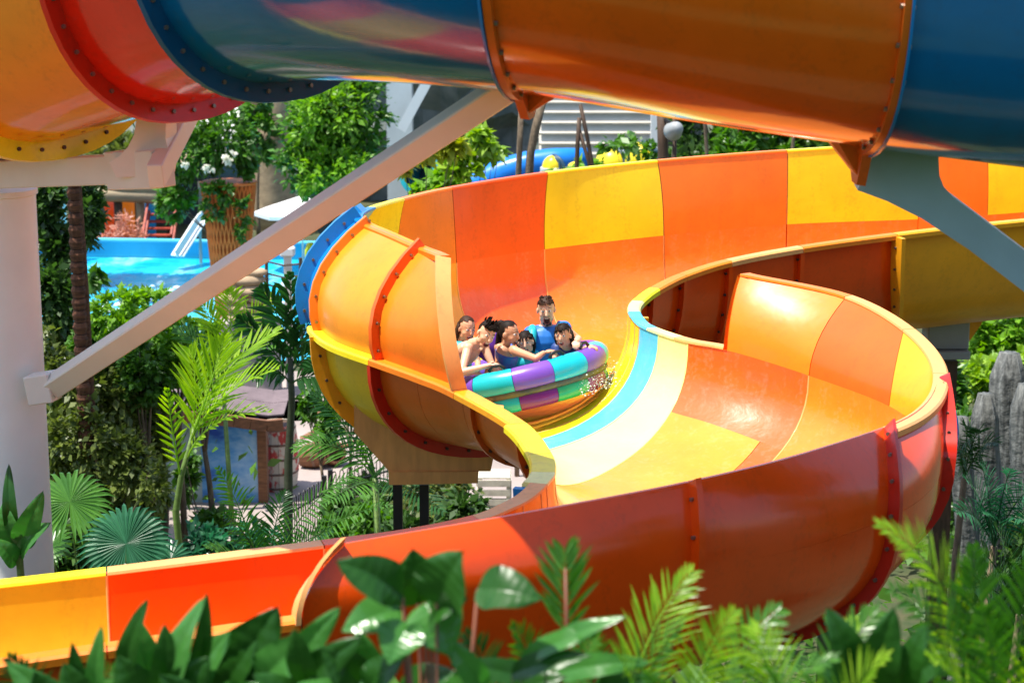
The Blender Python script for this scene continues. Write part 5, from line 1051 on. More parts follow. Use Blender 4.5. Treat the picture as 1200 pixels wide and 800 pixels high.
# red-ribbed palm-like plant: separate narrow leaflets on a red midrib
rp = empty('red_stem_palm', T(665, 8.2), 'small upright palm frond with reddish midrib at bottom centre', 'palm')
frond(rp, T(665, 8.2), P(664, 720, 8.2), P(662, 648, 8.3), (0, -1, 0.15), 'fr_green', nl=15, ll=0.21, w=0.022, ang=52, droop=0.05, stem=0.009, start=0.66, vee=0.1, tipf=0.7, seed=301)
frond(rp, T(670, 8.2), P(650, 780, 8.0), P(600, 735, 7.9), (0, -0.6, 1), 'fr_green', nl=15, ll=0.20, w=0.022, ang=50, droop=0.1, stem=0.008, start=0.5, seed=302)
mb = MB(); mb.tube([T(665, 8.2), P(664, 735, 8.18), P(662.5, 665, 8.26)], [0.011, 0.009, 0.005], 6); mb.build('midrib', M['redstem'], rp, True)
def fgpalm(px, D, lab, frs, name='areca_palm'):
    t = empty(name, T(px, D), lab, 'palm'); root = T(px, D)
    for i, (m, tp, n_, mt, nl, ll, w, ang, st_) in enumerate(frs):
        frond(t, root, P(*m), P(*tp), n_, mt, nl=nl+6, ll=ll, w=w*0.74, ang=ang, droop=0.16, stem=0.010, start=st_, seed=px+i*7, vee=0.15)
    return t
up1 = (0, -0.8, 0.6)
fgpalm(735, 9.0, 'lime sunlit palm frond right of the red ribbed one', [((705, 780, 9.0), (812, 668, 9.2), up1, 'fr_lime', 24, 0.30, 0.020, 55, 0.45), ((720, 800, 8.8), (800, 730, 8.6), (0, -0.5, 1), 'fr_green', 22, 0.28, 0.02, 55, 0.3), ((690, 800, 8.8), (690, 740, 8.8), up1, 'fr_green', 20, 0.25, 0.02, 50, 0.3)])
fgpalm(800, 8.2, 'green palm at the bottom with upright comb like leaflets', [((800, 790, 8.0), (915, 712, 8.2), up1, 'fr_green', 26, 0.26, 0.022, 66, 0.3), ((780, 800, 8.0), (860, 715, 8.0), up1, 'fr_lime', 24, 0.24, 0.02, 60, 0.35), ((830, 810, 7.8), (980, 770, 7.6), (0, -0.4, 1), 'fr_green', 26, 0.24, 0.022, 60, 0.3), ((770, 810, 7.8), (720, 760, 7.6), (0, -0.5, 1), 'fr_lime', 20, 0.24, 0.02, 55, 0.3), ((800, 820, 7.6), (760, 790, 7.3), (0, -0.4, 1), 'fr_green', 22, 0.24, .02, 55, .2)])
fgpalm(960, 8.0, 'green palm with pale horizontal fronds below the near slide wall', [((930, 790, 8.0), (1030, 715, 8.2), up1, 'fr_green', 26, 0.26, 0.022, 60, 0.3), ((940, 800, 7.8), (880, 735, 8.0), up1, 'fr_lime', 24, 0.26, 0.02, 55, 0.3), ((960, 810, 7.6), (1040, 770, 7.4), (0, -0.5, 1), 'fr_lime', 24, 0.26, 0.022, 60, 0.2), ((950, 810, 7.6), (900, 785, 7.3), (0, -0.4, 1), 'fr_green', 24, 0.26, 0.022, 60, 0.2), ((985, 800, 8), (1000, 725, 8.3), up1, 'fr_lime', 18, .2, .018, 50, .4)])
fgpalm(1175, 8.6, 'large bright palm at the lower right arching over the red flange', [((1190, 690, 8.6), (1030, 615, 8.4), (0, -0.55, 1), 'fr_lime', 30, 0.32, 0.024, 52, 0.42), ((1180, 760, 8.4), (1045, 690, 8.2), (0, -0.65, 0.9), 'fr_green', 30, 0.34, 0.026, 58, 0.35), ((1150, 760, 8.5), (1140, 640, 8.5), up1, 'fr_green', 26, 0.26, 0.024, 55, 0.4),
        ((1190, 770, 8.4), (1215, 640, 8.4), up1, 'fr_green', 26, 0.30, 0.026, 55, 0.35), ((1170, 790, 8.0), (1090, 770, 7.8), (0, -0.5, 1), 'fr_lime', 26, 0.3, 0.026, 58, 0.25), ((1190, 800, 8.0), (1150, 715, 7.9), up1, 'fr_green', 26, 0.3, 0.026, 50, 0.4), ((1200, 800, 8.0), (1250, 720, 7.9), up1, 'fr_lime', 24, 0.3, 0.026, 50, 0.3)])
broadplant(1040, 7.9, 'dark paddle leaves between the two lower right palms', [(1000, 810, 975, 715, 52, 0.3, 0.3, bd), (1020, 810, 1045, 715, 54, -0.3, 0.3, bd), (1050, 810, 1085, 735, 44, -0.2, 0.4, bd), (1060, 800, 1110, 765, 36, 0, 0.8, bd), (1010, 830, 960, 770, 40, 0, .7, bd), (1060, 830, 1000, 790, 46, 0, .9, bll)])
leaf_cloud('leaf_litter', [((x, 8.6, 8.75), (0.5, 0.8, 0.35)) for x in np.arange(-3, 3.2, 0.5)], 5200, 0.09, M['lf_mid'], None, shell=0.0, spread=0.8, elong=2.6)
o_ = bpy.data.objects['leaf_litter']; o_['kind'] = 'stuff'; tag(o_, 'dense low foliage filling the bottom edge between the foreground plants', 'undergrowth')

fgpalm(600, 8.4, 'dark green palm fronds mixed among the glossy leaves at bottom centre', [((600, 790, 8.3), (545, 742, 8.2), up1, 'fr_dark', 24, 0.22, 0.018, 55, 0.35), ((620, 800, 8.2), (700, 752, 8.1), (0, -0.6, 1), 'fr_green', 24, 0.24, 0.018, 55, 0.3), ((600, 810, 8.1), (480, 785, 8.0), (0, -0.5, 1), 'fr_green', 22, 0.2, 0.018, 55, 0.3), ((640, 820, 8), (740, 790, 7.8), (0, -0.5, 1), 'fr_dark', 24, 0.22, 0.018, 55, 0.2)])
fgpalm(60, 8.9, 'thin dark palm fronds in the bottom left corner', [((60, 810, 8.8), (10, 770, 8.7), up1, 'fr_dark', 22, 0.2, 0.018, 55, 0.35), ((70, 815, 8.8), (140, 778, 8.7), up1, 'fr_green', 22, 0.2, 0.018, 55, 0.35)])
# ------------------------------------------------------------------ tall garden trees around the viewpoint
for i, (x, y, h, lab) in enumerate([(-22, 2, 17, 'tall dark tree left of the viewpoint'), (-17, -14, 19, 'tall dark tree behind the viewpoint, left'), (-6, -18, 20, 'tall dark tree behind the viewpoint, centre left'), (6, -18, 19, 'tall dark tree behind the viewpoint, centre right'),
                                (17, -13, 19, 'tall dark tree behind the viewpoint, right'), (23, 3, 18, 'tall dark tree right of the viewpoint'), (26, 20, 17, 'tall dark tree right of the slide')]):
    tree((x, y, 0), [((x, y, h*0.62), (4.6, 4.6, h*0.36)), ((x+3, y+1, h*0.45), (4, 4, h*0.3)), ((x-3, y, h*0.4), (4, 4, h*0.3))], 2600, 0.55, 'lf_mid', lab, tr=0.4, name='garden_tree')
# ------------------------------------------------------------------ raft
RC = Vector(tuple(P(607, 435, 24.3))); RR = (Euler((R(-7), 0, 0)).to_matrix() @ Euler((0, R(-12.5), 0)).to_matrix())
raft = empty('raft', tuple(RC), 'round two tier inflatable raft in turquoise and purple segments, full of riders', 'raft')
M['r_teal'] = simple('turquoise_vinyl', (0.01, 0.52, 0.60), 0.28, 0.12, 3); M['r_purple'] = simple('purple_vinyl', (0.20, 0.08, 0.50), 0.28, 0.15, 3)
M['r_green'] = simple('green_vinyl', (0.03, 0.45, 0.16), 0.3, 0.15, 3); M['r_mag'] = simple('plum_vinyl', (0.24, 0.02, 0.22), 0.3, 0.15, 3)
M['r_band'] = simple('grimy_raft_band', (0.20, 0.16, 0.06), 0.5, 0.6, 5, bscale=20, bdist=0.01, dark=(0.04, 0.05, 0.05))
def torus_seg(R0, r0, z0, a0, a1, name, mat, nu=7, nv=14):
    vs = []; fs = []
    for i in range(nu):
        s = i/(nu-1); a = a0+(a1-a0)*s; rr = r0*(0.965+0.035*math.sin(math.pi*s)**0.5)
        for j in range(nv):
            b = 2*math.pi*j/nv; q = Vector(((R0+rr*math.cos(b))*math.cos(a), (R0+rr*math.cos(b))*math.sin(a), z0+rr*math.sin(b))); vs.append(RC+RR@q)
    for i in range(nu-1):
        for j in range(nv): fs.append((i*nv+j, (i+1)*nv+j, (i+1)*nv+(j+1) % nv, i*nv+(j+1) % nv))
    fs.append(tuple(range(nv))); fs.append(tuple((nu-1)*nv+j for j in range(nv))[::-1])
    o = mesh(name, vs, fs, mat, raft, True); o.data.set_sharp_from_angle(angle=R(60)); return o
a_off = R(-93)
for k in range(14):
    a0_ = a_off+2*math.pi*k/14; a1_ = a0_+2*math.pi/14-0.006
    torus_seg(0.98, 0.155, 0, a0_, a1_, 'top_tube_segment', M['r_purple'] if k % 2 == 0 else M['r_teal'])
    torus_seg(0.95, 0.12, -0.25, a0_+0.02, a1_+0.02, 'lower_tube_segment', M['r_mag'] if k % 2 == 0 else M['r_green'] if k in (1, 3) else M['r_teal'])
def ringpt(a, Rr, z): return RC+RR@Vector((Rr*math.cos(a), Rr*math.sin(a), z))
vs = []; fs = []; n_ = 56
for (rr_, z) in ((1.06, -0.09), (1.085, -0.12), (1.085, -0.16), (1.04, -0.20), (0.86, -0.18)):
    for k in range(n_): vs.append(ringpt(2*math.pi*k/n_, rr_, z))
for i in range(4):
    for k in range(n_): fs.append((i*n_+k, i*n_+(k+1) % n_, (i+1)*n_+(k+1) % n_, (i+1)*n_+k))
mesh('side_band', vs, fs, M['r_band'], raft, True)
mesh('floor', [ringpt(2*math.pi*k/40, 0.92, -0.22) for k in range(40)]+[ringpt(2*math.pi*k/40, 0.92, -0.26) for k in range(40)], [tuple(range(40)), tuple(range(40, 80))[::-1]]+[(k, 40+k, 40+(k+1) % 40, (k+1) % 40) for k in range(40)], M['r_teal'], raft)
def on_tube(px, extra=0.0):
    """angle of the front of the tube that shows at pixel column px"""
    best = min(np.linspace(-math.pi*0.98, 0.3, 400), key=lambda a: abs(600+FPX*(ringpt(a, 1.02, 0.1).x)/(ringpt(a, 1.02, 0.1).y)-px)); return best
hand_spots = {}
for key, px in (('boy', 583), ('girl', 656), ('man', 690), ('front', 620)):
    a = on_tube(px); hand_spots[key] = a
    if key == 'front': continue
    mb = MB(); p0 = ringpt(a-0.10, 1.0, 0.165); p1 = ringpt(a-0.05, 1.0, 0.215); p2 = ringpt(a+0.05, 1.0, 0.215); p3 = ringpt(a+0.10, 1.0, 0.165)
    mb.tube([p0, p1, (p1+p2)/2, p2, p3], [0.02, 0.018, 0.022, 0.018, 0.02], 8); mb.build('handle', M['black'], raft, True)
cb_ = ringpt(R(-150), 0.62, 0.18)
mb = MB(); mb.ball(P(577, 405, 24.1), 0.20, 1.0, 0.45, 1.05, n=16, rot=Euler((0, R(35), 0)).to_matrix()); mb.build('swimwear_back', simple('violet_swimwear', (0.16, 0.04, 0.50), 0.4), raft, True)  # rounded purple form standing in for a rider's swimwear seen from behind

# ------------------------------------------------------------------ riders
def skin_mat(name, col):
    m, n, b = nodes(name); vary(n, b, col, 0.12, 9, 3); b.inputs['Roughness'].default_value = 0.45
    b.inputs['Subsurface Weight'].default_value = 0.12; b.inputs['Subsurface Radius'].default_value = (0.02, 0.008, 0.004); b.inputs['Subsurface Scale'].default_value = 0.5; return m
SK = {'light': skin_mat('skin_light', (0.85, 0.50, 0.33)), 'tan': skin_mat('skin_tan', (0.78, 0.42, 0.25)), 'brown': skin_mat('skin_brown', (0.68, 0.34, 0.19))}
HA = simple('dark_hair', (0.022, 0.013, 0.009), 0.6, 0.5, 30, spec=0.15); HB = simple('brown_hair', (0.06, 0.025, 0.012), 0.6, 0.5, 30, spec=0.2)
EW = simple('eye_white', (0.8, 0.78, 0.74), 0.3); ED = simple('eye_dark', (0.02, 0.012, 0.01), 0.2); LIP = simple('lips', (0.45, 0.10, 0.08), 0.4); MTH = simple('mouth_inside', (0.10, 0.008, 0.008), 0.6)
TEE = simple('teeth', (0.8, 0.78, 0.72), 0.3)
def bake_remesh(mb, name, mat, parent, vox=0.0075, smooth=3):
    o = mb.build('tmp_'+name, mat, None)
    md = o.modifiers.new('r', 'REMESH'); md.mode = 'VOXEL'; md.voxel_size = vox; md.use_smooth_shade = True
    ms = o.modifiers.new('s', 'SMOOTH'); ms.factor = 0.5; ms.iterations = smooth
    dg = bpy.context.evaluated_depsgraph_get(); dg.update(); me = bpy.data.meshes.new_from_object(o.evaluated_get(dg)); me.name = name
    bpy.data.objects.remove(o, do_unlink=True)
    me.materials.clear(); me.materials.append(mat)
    n = bpy.data.objects.new(name, me); scene.collection.objects.link(n)
    co = np.empty(len(me.vertices)*3, dtype=np.float32); me.vertices.foreach_get('co', co); co = co.reshape(-1, 3)-np.array(wpos(parent), dtype=np.float32)
    me.vertices.foreach_set('co', co.ravel()); me.polygons.foreach_set('use_smooth', np.ones(len(me.polygons), dtype=bool)); me.update(); n.parent = parent
    return n
def V3(p): return Vector(tuple(P(*p)))
def hand(mb, w, d, s, side=1, curl=0.9, dn=Vector((0, 0, -1))):
    """hand at wrist w pointing along d, back of the hand away from dn; fingers curl towards dn"""
    d = d.normalized(); dn = (dn-d*dn.dot(d)).normalized(); sd = d.cross(dn)*side
    rot = Matrix((d, sd, dn)).transposed()
    mb.ball(w+d*0.045*s, 0.05*s, 1.0, 0.82, 0.42, n=10, rot=rot)
    for k, (off, L) in enumerate(((-0.030, 0.072), (-0.010, 0.080), (0.010, 0.075), (0.029, 0.060))):
        b = w+d*0.082*s+sd*off*s; a1 = curl*0.5; p1 = b+(d*math.cos(a1)+dn*math.sin(a1))*L*0.45*s; a2 = curl*1.5; p2 = p1+(d*math.cos(a2)+dn*math.sin(a2))*L*0.33*s; a3 = curl*2.2; p3 = p2+(d*math.cos(a3)+dn*math.sin(a3))*L*0.26*s
        mb.tube([b-d*0.02*s, b, p1, p2, p3], [0.0105*s, 0.0105*s, 0.0100*s, 0.009*s, 0.0075*s], 7)
    b = w+d*0.03*s-sd*0.035*s; mb.tube([b, b+(d*0.6-sd*0.7+dn*0.3)*0.035*s, b+(d*0.9-sd*0.5+dn*0.7)*0.062*s], [0.013*s, 0.012*s, 0.009*s], 7)
def make_person(label, H, face, tilt, hs, skin, hair, hairstyle, chest, pelvis, shl, shr, arms, torso=(0.17, 0.11), mouth=0.5, beard=False, legs=None, garment=None, group=None, neck_in=0.0):
    """H: head centre, face: direction, arms: list of (shoulder, elbow, wrist, handdir)"""
    t = empty('person', tuple(pelvis-Vector((0, 0, 0.1))), label, 'person'); S = SK[skin]; mb = MB()
    f = Vector(face).normalized(); u = Vector((math.sin(R(tilt)), 0, math.cos(R(tilt)))); u = (u-f*u.dot(f)).normalized(); r = f.cross(u); rot = Matrix((r, f, u)).transposed()
    L = lambda x, y, z: H+rot@(Vector((x, y, z))*hs)
    # head: skull, face, jaw, cheeks, nose, brow, ears
    mb.ball(L(0, -0.012, 0.028), hs, 0.077, 0.095, 0.095, n=18, rot=rot); mb.ball(L(0, 0.022, -0.02), hs, 0.066, 0.070, 0.085, n=16, rot=rot)
    dj = 0.020*mouth
    mb.ball(L(0, 0.034, -0.078-dj), hs, 0.042, 0.042, 0.036, n=14, rot=rot)
    for sx in (-1, 1):
        mb.ball(L(sx*0.038, 0.050, -0.028), hs, 0.026, 0.026, 0.026, n=10, rot=rot); mb.ball(L(sx*0.080, -0.008, -0.008), hs, 0.012, 0.020, 0.030, n=8, rot=rot)
        mb.ball(L(sx*0.045, 0.0, -0.065-dj*.5), hs, 0.025, 0.04, 0.035, n=10, rot=rot)
        mb.tube([L(sx*0.012, 0.083, 0.028), L(sx*0.040, 0.076, 0.030)], 0.0065*hs, 6)
    mb.tube([L(0, 0.084, 0.018), L(0, 0.098, -0.008), L(0, 0.106, -0.022), L(0, 0.094, -0.030)], [0.009*hs, 0.011*hs, 0.014*hs, 0.010*hs], 7)
    mb.ball(L(0, 0.078, -0.052), hs, 0.028, 0.014, 0.010, n=8, rot=rot)
    nb = (shl+shr)/2; mb.tube([L(0, -0.02, -0.03), L(0, -0.02, -0.09), nb+Vector((0, 0, 0.01))], [0.052*hs, 0.050*hs, 0.062*hs], 12)
    # torso
    tw, td = torso; ax = (shr-shl); axn = ax.normalized(); dwn = (pelvis-nb); fw = axn.cross(dwn).normalized()
    def ring(c, a, b, k=16, dd=None):
        return [c+axn*(a*math.cos(2*math.pi*i/k))+fw*(b*math.sin(2*math.pi*i/k)) for i in range(k)]
    lv = [(-0.02, 0.45, 0.55), (0.06, 0.86, 0.80), (0.20, 1.0, 1.0), (0.38, 0.97, 1.08), (0.62, 0.84, 0.92), (0.80, 0.86, 0.95), (1.0, 0.95, 1.05), (1.12, 0.7, 0.8)]
    def torso_geo(m2, k, rng_=(0, 8)):
        rs = []
        for (s, a, b) in lv[rng_[0]:rng_[1]]:
            q = (chest-nb); c = nb+dwn*s + (chest-(nb+dwn*0.35))*math.sin(math.pi*min(1, max(0, s)))*0.8; rs.append(ring(c, tw*a+k, td*b+k))
        vs = [v for q in rs for v in q]; n = 16; fs = [(i*n+j, i*n+(j+1) % n, (i+1)*n+(j+1) % n, (i+1)*n+j) for i in range(len(rs)-1) for j in range(n)]
        fs += [tuple(range(n))[::-1], tuple((len(rs)-1)*n+j for j in range(n))]; m2.add(vs, fs)
    torso_geo(mb, 0.0)
    for i, (s, e, w, hd) in enumerate(arms):
        k = hs/1.15
        mb.ball(s, 0.058*k, n=10); mb.tube([s+(nb-s)*0.35, s, (s+e)/2, e], [0.050*k, 0.052*k, 0.045*k, 0.037*k], 10); mb.ball(e, 0.038*k, n=8)
        mb.tube([e, e+(w-e)*0.3, w], [0.037*k, 0.038*k, 0.025*k], 10); hand(mb, w, hd, 1.05*k, side=1 if i else -1)
    for (h_, kn, ft) in (legs or []):
        mb.tube([h_, (h_+kn)/2, kn], [0.085*hs/1.15, 0.075*hs/1.15, 0.055*hs/1.15], 10); mb.ball(kn, 0.057*hs/1.15, n=9); mb.tube([kn, kn+(ft-kn)*0.35, ft], [0.052*hs/1.15, 0.052*hs/1.15, 0.035*hs/1.15], 10)
        mb.ball(ft+Vector((0, -0.04, 0)), 0.04, 1, 1.8, 0.8, n=8)
    bake_remesh(mb, 'body', S, t)
    # garment
    if garment:
        gm, k, lo, hi, sl = garment; m2 = MB(); torso_geo(m2, k, (lo, hi))
        for i, (s, e, w, hd) in enumerate(arms):
            if sl > 0: m2.ball(s, (0.060+k)*hs/1.15, n=10); m2.tube([s+(nb-s)*0.4, s, s+(e-s)*sl], [(0.052+k)*hs/1.15, (0.054+k)*hs/1.15, (0.048+k)*hs/1.15], 10)
            elif sl < 0: m2.tube([s+(nb-s)*0.45+Vector((0, 0.05, 0.02)), s+(nb-s)*0.45+Vector((0, 0, 0.055)), s+(nb-s)*0.45+Vector((0, -0.09, -0.06))], 0.022, 7)
        bake_remesh(m2, 'garment', gm, t, vox=0.009, smooth=14)
    # hair
    hb = MB(); n = 22; m = 14; vs = []; keep = {}
    for i in range(m+1):
        th = math.pi*i/m
        for j in range(n):
            a = 2*math.pi*j/n; q = Vector((math.sin(th)*math.cos(a), math.sin(th)*math.sin(a), math.cos(th)))
            lump = 1+0.05*noise.noise(q*5+H)+(0.10*max(0, q.y)*max(0, q.z) if hairstyle == 'quiff' else 0)
            p = Vector((q.x*0.083, q.y*0.101-0.014, q.z*0.101+0.028))*lump
            vs.append(H+rot@(p*hs)); front = q.y > 0.42 and q.z < ((0.44 if hairstyle == 'short' else 0.56) + 0.08*math.sin(q.x*5+1) if hairstyle != 'bangs' else 0.32); low_ = q.z < (-0.25 if hairstyle in ('short', 'quiff') else -0.55) and q.y > -0.9
            side = abs(q.x) > 0.55 and q.y > 0.15 and q.z < 0.25; keep[(i, j)] = not (front or (low_ if hairstyle in ('short', 'quiff') else q.z < -0.75) or side)
    fs = []
    for i in range(m):
        for j in range(n):
            if keep[(i, j)] and keep[(i, (j+1) % n)] and keep[(i+1, j)] and keep[(i+1, (j+1) % n)]: fs.append((i*n+j, i*n+(j+1) % n, (i+1)*n+(j+1) % n, (i+1)*n+j))
    hb.add(vs, fs)
    # tufts and locks give it a real hairline
    q_ = random.Random(int(H.x*1000))
    NT = {'quiff': 70, 'short': 90, 'bangs': 22}.get(hairstyle, 0)
    for k in range(NT):
        a = q_.uniform(-1.1, 1.1) if k < NT*0.55 else q_.uniform(-3.1, 3.1); z = q_.uniform(0.38, 0.6) if k < NT*0.55 else q_.uniform(0.5, 0.95); c_ = math.sqrt(max(0, 1-z*z)); q = Vector((math.sin(a)*c_, math.cos(a)*c_, z))
        p = Vector((q.x*0.083, q.y*0.100-0.012, q.z*0.104+0.028)); dirn = {'quiff': Vector((0.1*q.x, 0.25, 0.85)), 'bangs': Vector((q.x*.3, 0.35, -0.9)), 'short': Vector((0.15*q.x, -0.35, 0.12))}.get(hairstyle, Vector((q.x*0.8, -0.7, -0.1)))
        p0 = H+rot@(p*hs); kk = 0.55 if hairstyle == 'short' else 1.0; p1 = p0+rot@((dirn+q*0.4)*0.022*hs*kk); p2 = p0+rot@((dirn*1.7+q*0.2)*0.026*hs*kk); hb.tube([p0, p1, p2], [(0.007 if hairstyle == 'short' else 0.010)*hs, (0.006 if hairstyle == 'short' else 0.008)*hs, 0.002*hs], 5)
    if hairstyle in ('long', 'bangs', 'pony', 'longback'):
        for k in range(22):
            a = R(100+160*k/21) if hairstyle != 'pony' else R(160+40*k/21); x, y = math.sin(a)*0.082, -abs(math.cos(a))*0.10-0.0; ln = {'long': 0.23, 'longback': 0.26, 'bangs': 0.12, 'pony': 0.26}[hairstyle]*(0.85+0.3*q_.random())
            if hairstyle == 'bangs': a = R(98+164*k/21); x, y = math.sin(a)*0.084, math.cos(a)*0.10
            pts = [L(x, y, 0.04), L(x*1.08, y*1.08-0.004, -0.03), L(x*1.02, y-0.012, -ln*0.6), L(x*0.9, y-0.01, -ln)]
            hb.tube(pts, [0.016*hs, 0.019*hs, 0.016*hs, 0.005*hs], 6)
    if hairstyle == 'pony': hb.ball(L(0, -0.10, 0.075), hs, 0.045, 0.04, 0.04, n=12, lump=0.2)
    hb.build('hair', hair, t, True)
    # features
    for sx in (-1, 1):
        e = MB(); e.ball(L(sx*0.030, 0.0755, 0.012), hs, 0.0175, 0.011, 0.0115, n=10, rot=rot); o = e.build('eye', EW, t, True)
        e = MB(); e.ball(L(sx*0.030, 0.0815, 0.012), hs, 0.0075, 0.006, 0.0085, n=8, rot=rot); e.build('pupil', ED, o, True)
        e = MB(); e.tube([L(sx*0.014, 0.092, 0.036), L(sx*0.032, 0.088, 0.043), L(sx*0.052, 0.072, 0.034)], [0.003*hs, 0.0035*hs, 0.002*hs], 6); e.build('eyebrow', hair, t, True)
    e = MB(); e.ball(L(0, 0.0745, -0.062-dj*0.6), hs, 0.024, 0.014, 0.006+0.020*mouth, n=12, rot=rot); mo = e.build('mouth', MTH, t, True)
    e = MB(); pts = [L(0.027*math.cos(a), 0.082, -0.062-dj*0.6+(0.008+0.020*mouth)*math.sin(a)) for a in np.linspace(0, 2*math.pi, 15)]; e.tube(pts, 0.0048*hs, 6, caps=False); e.build('lips', LIP, t, True)
    e = MB(); e.box(L(0, 0.084, -0.062-dj*0.6+(0.002+0.013*mouth)), (0.030*hs, 0.006*hs, 0.007*hs), rot); e.build('teeth', TEE, mo)
    if beard:
        e = MB()
        for k in range(34):
            a = q_.uniform(-1.0, 1.0); z = q_.uniform(-0.125, -0.090); e.ball(L(math.sin(a)*0.040, 0.038+math.cos(a)*0.038, z-dj*0.3), 0.0052*hs, n=6)
        for k in range(12): e.ball(L(-0.026+0.052*k/11, 0.088-abs(k-5.5)*0.0012, -0.037), 0.0042*hs, n=6)
        e.build('beard', hair, t, True)
    return t
D_ = 24.3
def wr(key, up=0.05, back=0.10):
    a = hand_spots[key]; p = ringpt(a, 1.0, 0.20+up); c = ringpt(a, 0.5, 0.2+up); return p+(c-p).normalized()*back
TV = simple('teal_life_vest', (0.01, 0.48, 0.56), 0.5, 0.15, 6, bscale=30, bdist=0.004); BV = simple('blue_life_vest', (0.02, 0.19, 0.62), 0.45, 0.12, 5, bscale=25, bdist=0.004)
SW = simple('purple_swimsuit', (0.10, 0.05, 0.36), 0.45, 0.5, 24, dark=(0.02, 0.14, 0.42)); NV = simple('navy_swim_vest', (0.02, 0.06, 0.24), 0.5, 0.2, 8)
fl_ = RC+RR@Vector((0, 0, -0.1))
# man standing at the back
pz = V3((641, 428, 24.55))
make_person('man with short beard in blue life vest kneeling upright, mouth wide open', V3((640, 363, 24.5)), (0.0, -1, -0.12), -4, 1.32, 'light', HB, 'short', V3((640, 398, 24.5)), pz, V3((620, 383, 24.5)), V3((660, 381, 24.6)),
            [(V3((661, 385, 24.6)), V3((678, 397, 24.75)), wr('man', 0.03, 0.12), ringpt(hand_spots['man'], 1.05, 0.2)-V3((678, 399, 24.75))), (V3((622, 391, 24.55)), V3((614, 412, 24.75)), V3((622, 424, 24.5)), Vector((0.3, -1, -0.4)))],
            torso=(0.215, 0.13), mouth=1.3, beard=True, garment=(BV, 0.028, 0, 8, 0.12), legs=[(pz+Vector((-0.1, 0, 0)), V3((630, 446, 24.2)), V3((632, 440, 24.8))), (pz+Vector((0.1, 0, 0)), V3((652, 444, 24.2)), V3((652, 438, 24.8)))])
mv = bpy.data.objects[[o.name for o in scene.objects if o.name.startswith('person')][-1]]
m2 = MB()
for sx, sh in ((-1, V3((624, 392, 24.42))), (1, V3((656, 390, 24.45)))): m2.tube([sh+Vector((0, 0.06, 0.07)), sh+Vector((0, -0.08, 0.04)), sh+Vector((sx*0.02, -0.15, -0.12)), sh+Vector((sx*0.02, -0.14, -0.40))], [0.05, 0.055, 0.055, 0.05], 14)
m2.build('vest_side_panel', TV, mv, True)
# woman at the back left
make_person('long haired woman in turquoise life vest behind the shirtless boy, far left', V3((547, 385, 24.4)), (0.45, -0.85, -0.15), 6, 1.22, 'tan', HB, 'long', V3((538, 410, 24.45)), V3((536, 436, 24.4)), V3((524, 399, 24.5)), V3((556, 401, 24.4)),
            [(V3((526, 403, 24.45)), V3((516, 412, 24.2)), V3((532, 408, 23.95)), Vector((1, -0.3, -0.1))), (V3((555, 404, 24.4)), V3((560, 424, 24.3)), V3((560, 436, 24.1)), Vector((0.2, -1, -0.4)))], mouth=0.2, garment=(TV, 0.03, 0, 8, 0.25), torso=(0.17, 0.12))
# shirtless boy leaning over the tube
make_person('shirtless boy with spiky black hair leaning over the raft rim, laughing', V3((570, 391, 23.7)), (0.35, -0.9, -0.3), 22, 1.28, 'light', HA, 'quiff', V3((548, 412, 23.95)), V3((524, 440, 24.25)), V3((538, 405, 23.75)), V3((568, 405, 24.0)),
            [(V3((548, 408, 23.65)), V3((541, 436, 23.4)), wr('boy', 0.02, 0.10)+Vector((-0.07, -0.02, 0.0)), Vector((1, -0.2, -0.05))), (V3((568, 407, 24.0)), V3((576, 426, 23.9)), V3((586, 438, 23.7)), Vector((0.8, -0.5, -0.3)))],
            torso=(0.17, 0.115), mouth=0.8, garment=(NV, 0.012, 6, 8, 0.0), legs=[(V3((528, 442, 24.2)), V3((556, 436, 23.9)), V3((540, 446, 24.3)))])
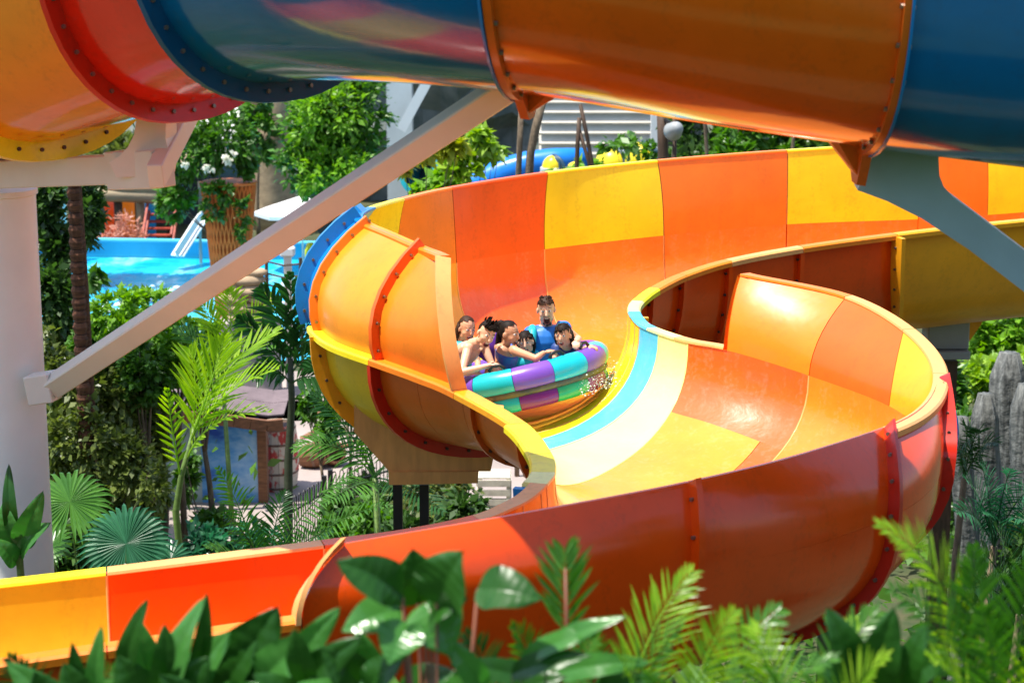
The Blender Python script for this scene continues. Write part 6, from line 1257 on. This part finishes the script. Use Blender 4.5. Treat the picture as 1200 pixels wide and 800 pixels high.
# girl in purple bikini reaching right along the rim
make_person('woman in purple bikini with tied dark hair reaching her arm along the rim', V3((597, 391, 23.9)), (0.85, -0.5, -0.1), 4, 1.27, 'brown', HA, 'pony', V3((594, 416, 23.95)), V3((590, 444, 24.1)), V3((583, 405, 23.8)), V3((607, 407, 23.95)),
            [(V3((603, 411, 23.7)), V3((628, 420, 23.45)), wr('girl', 0.02, 0.06)+Vector((-0.10, -0.03, 0.0)), Vector((1, 0, 0.15))), (V3((585, 407, 23.95)), V3((584, 428, 23.9)), V3((590, 440, 23.7)), Vector((0.4, -0.8, -0.3)))],
            torso=(0.15, 0.105), mouth=0.45, garment=(SW, 0.012, 2, 5, -1), legs=[(V3((590, 444, 24.1)), V3((575, 430, 23.85)), V3((570, 445, 24.2)))])
# small girl with fringe
make_person('small smiling girl with black fringe and turquoise vest, between woman and man', V3((616, 401, 24.15)), (-0.1, -1, -0.05), -8, 1.12, 'light', HA, 'bangs', V3((614, 424, 24.25)), V3((614, 444, 24.3)), V3((603, 418, 24.2)), V3((627, 418, 24.25)),
            [(V3((604, 418, 24.2)), V3((598, 430, 24.1)), V3((606, 436, 23.9)), Vector((0.5, -0.8, 0))), (V3((626, 418, 24.25)), V3((632, 430, 24.1)), V3((626, 437, 23.9)), Vector((-0.4, -0.9, 0)))], torso=(0.125, 0.09), mouth=0.15, garment=(TV, 0.025, 0, 8, 0.2))
# small boy at the right
make_person('small dark haired child in navy vest pressed against the man, right side', V3((660, 393, 24.0)), (-0.35, -0.95, 0.0), -4, 1.18, 'tan', HA, 'bangs', V3((664, 414, 24.15)), V3((664, 436, 24.25)), V3((652, 408, 24.1)), V3((676, 407, 24.15)),
            [(V3((653, 409, 24.1)), V3((650, 424, 24.0)), V3((658, 428, 23.8)), Vector((0.4, -0.9, 0))), (V3((675, 408, 24.15)), V3((682, 412, 24.0)), V3((688, 406, 23.9)), Vector((0.8, -0.3, 0)))], torso=(0.125, 0.095), mouth=0.4, garment=(NV, 0.025, 0, 8, 0.5))
# white water thrown up by the raft
mb = MB()
for i in range(650):
    a = nr.uniform(-0.9, 0.35); rr_ = 1.05+abs(nr.normal())*0.12; p = ringpt(a, rr_, -0.36+abs(nr.normal())*0.10)
    s_ = 0.0025+0.007*nr.rand()**4; mb.ball(p, s_, 1.5, 1, 1.2, n=4)
tag(mb.build('spray', simple('spray_white', (0.80, 0.84, 0.80), 0.15), None, True, kind='stuff'), 'white spray and foam where the raft meets the slide', 'spray')
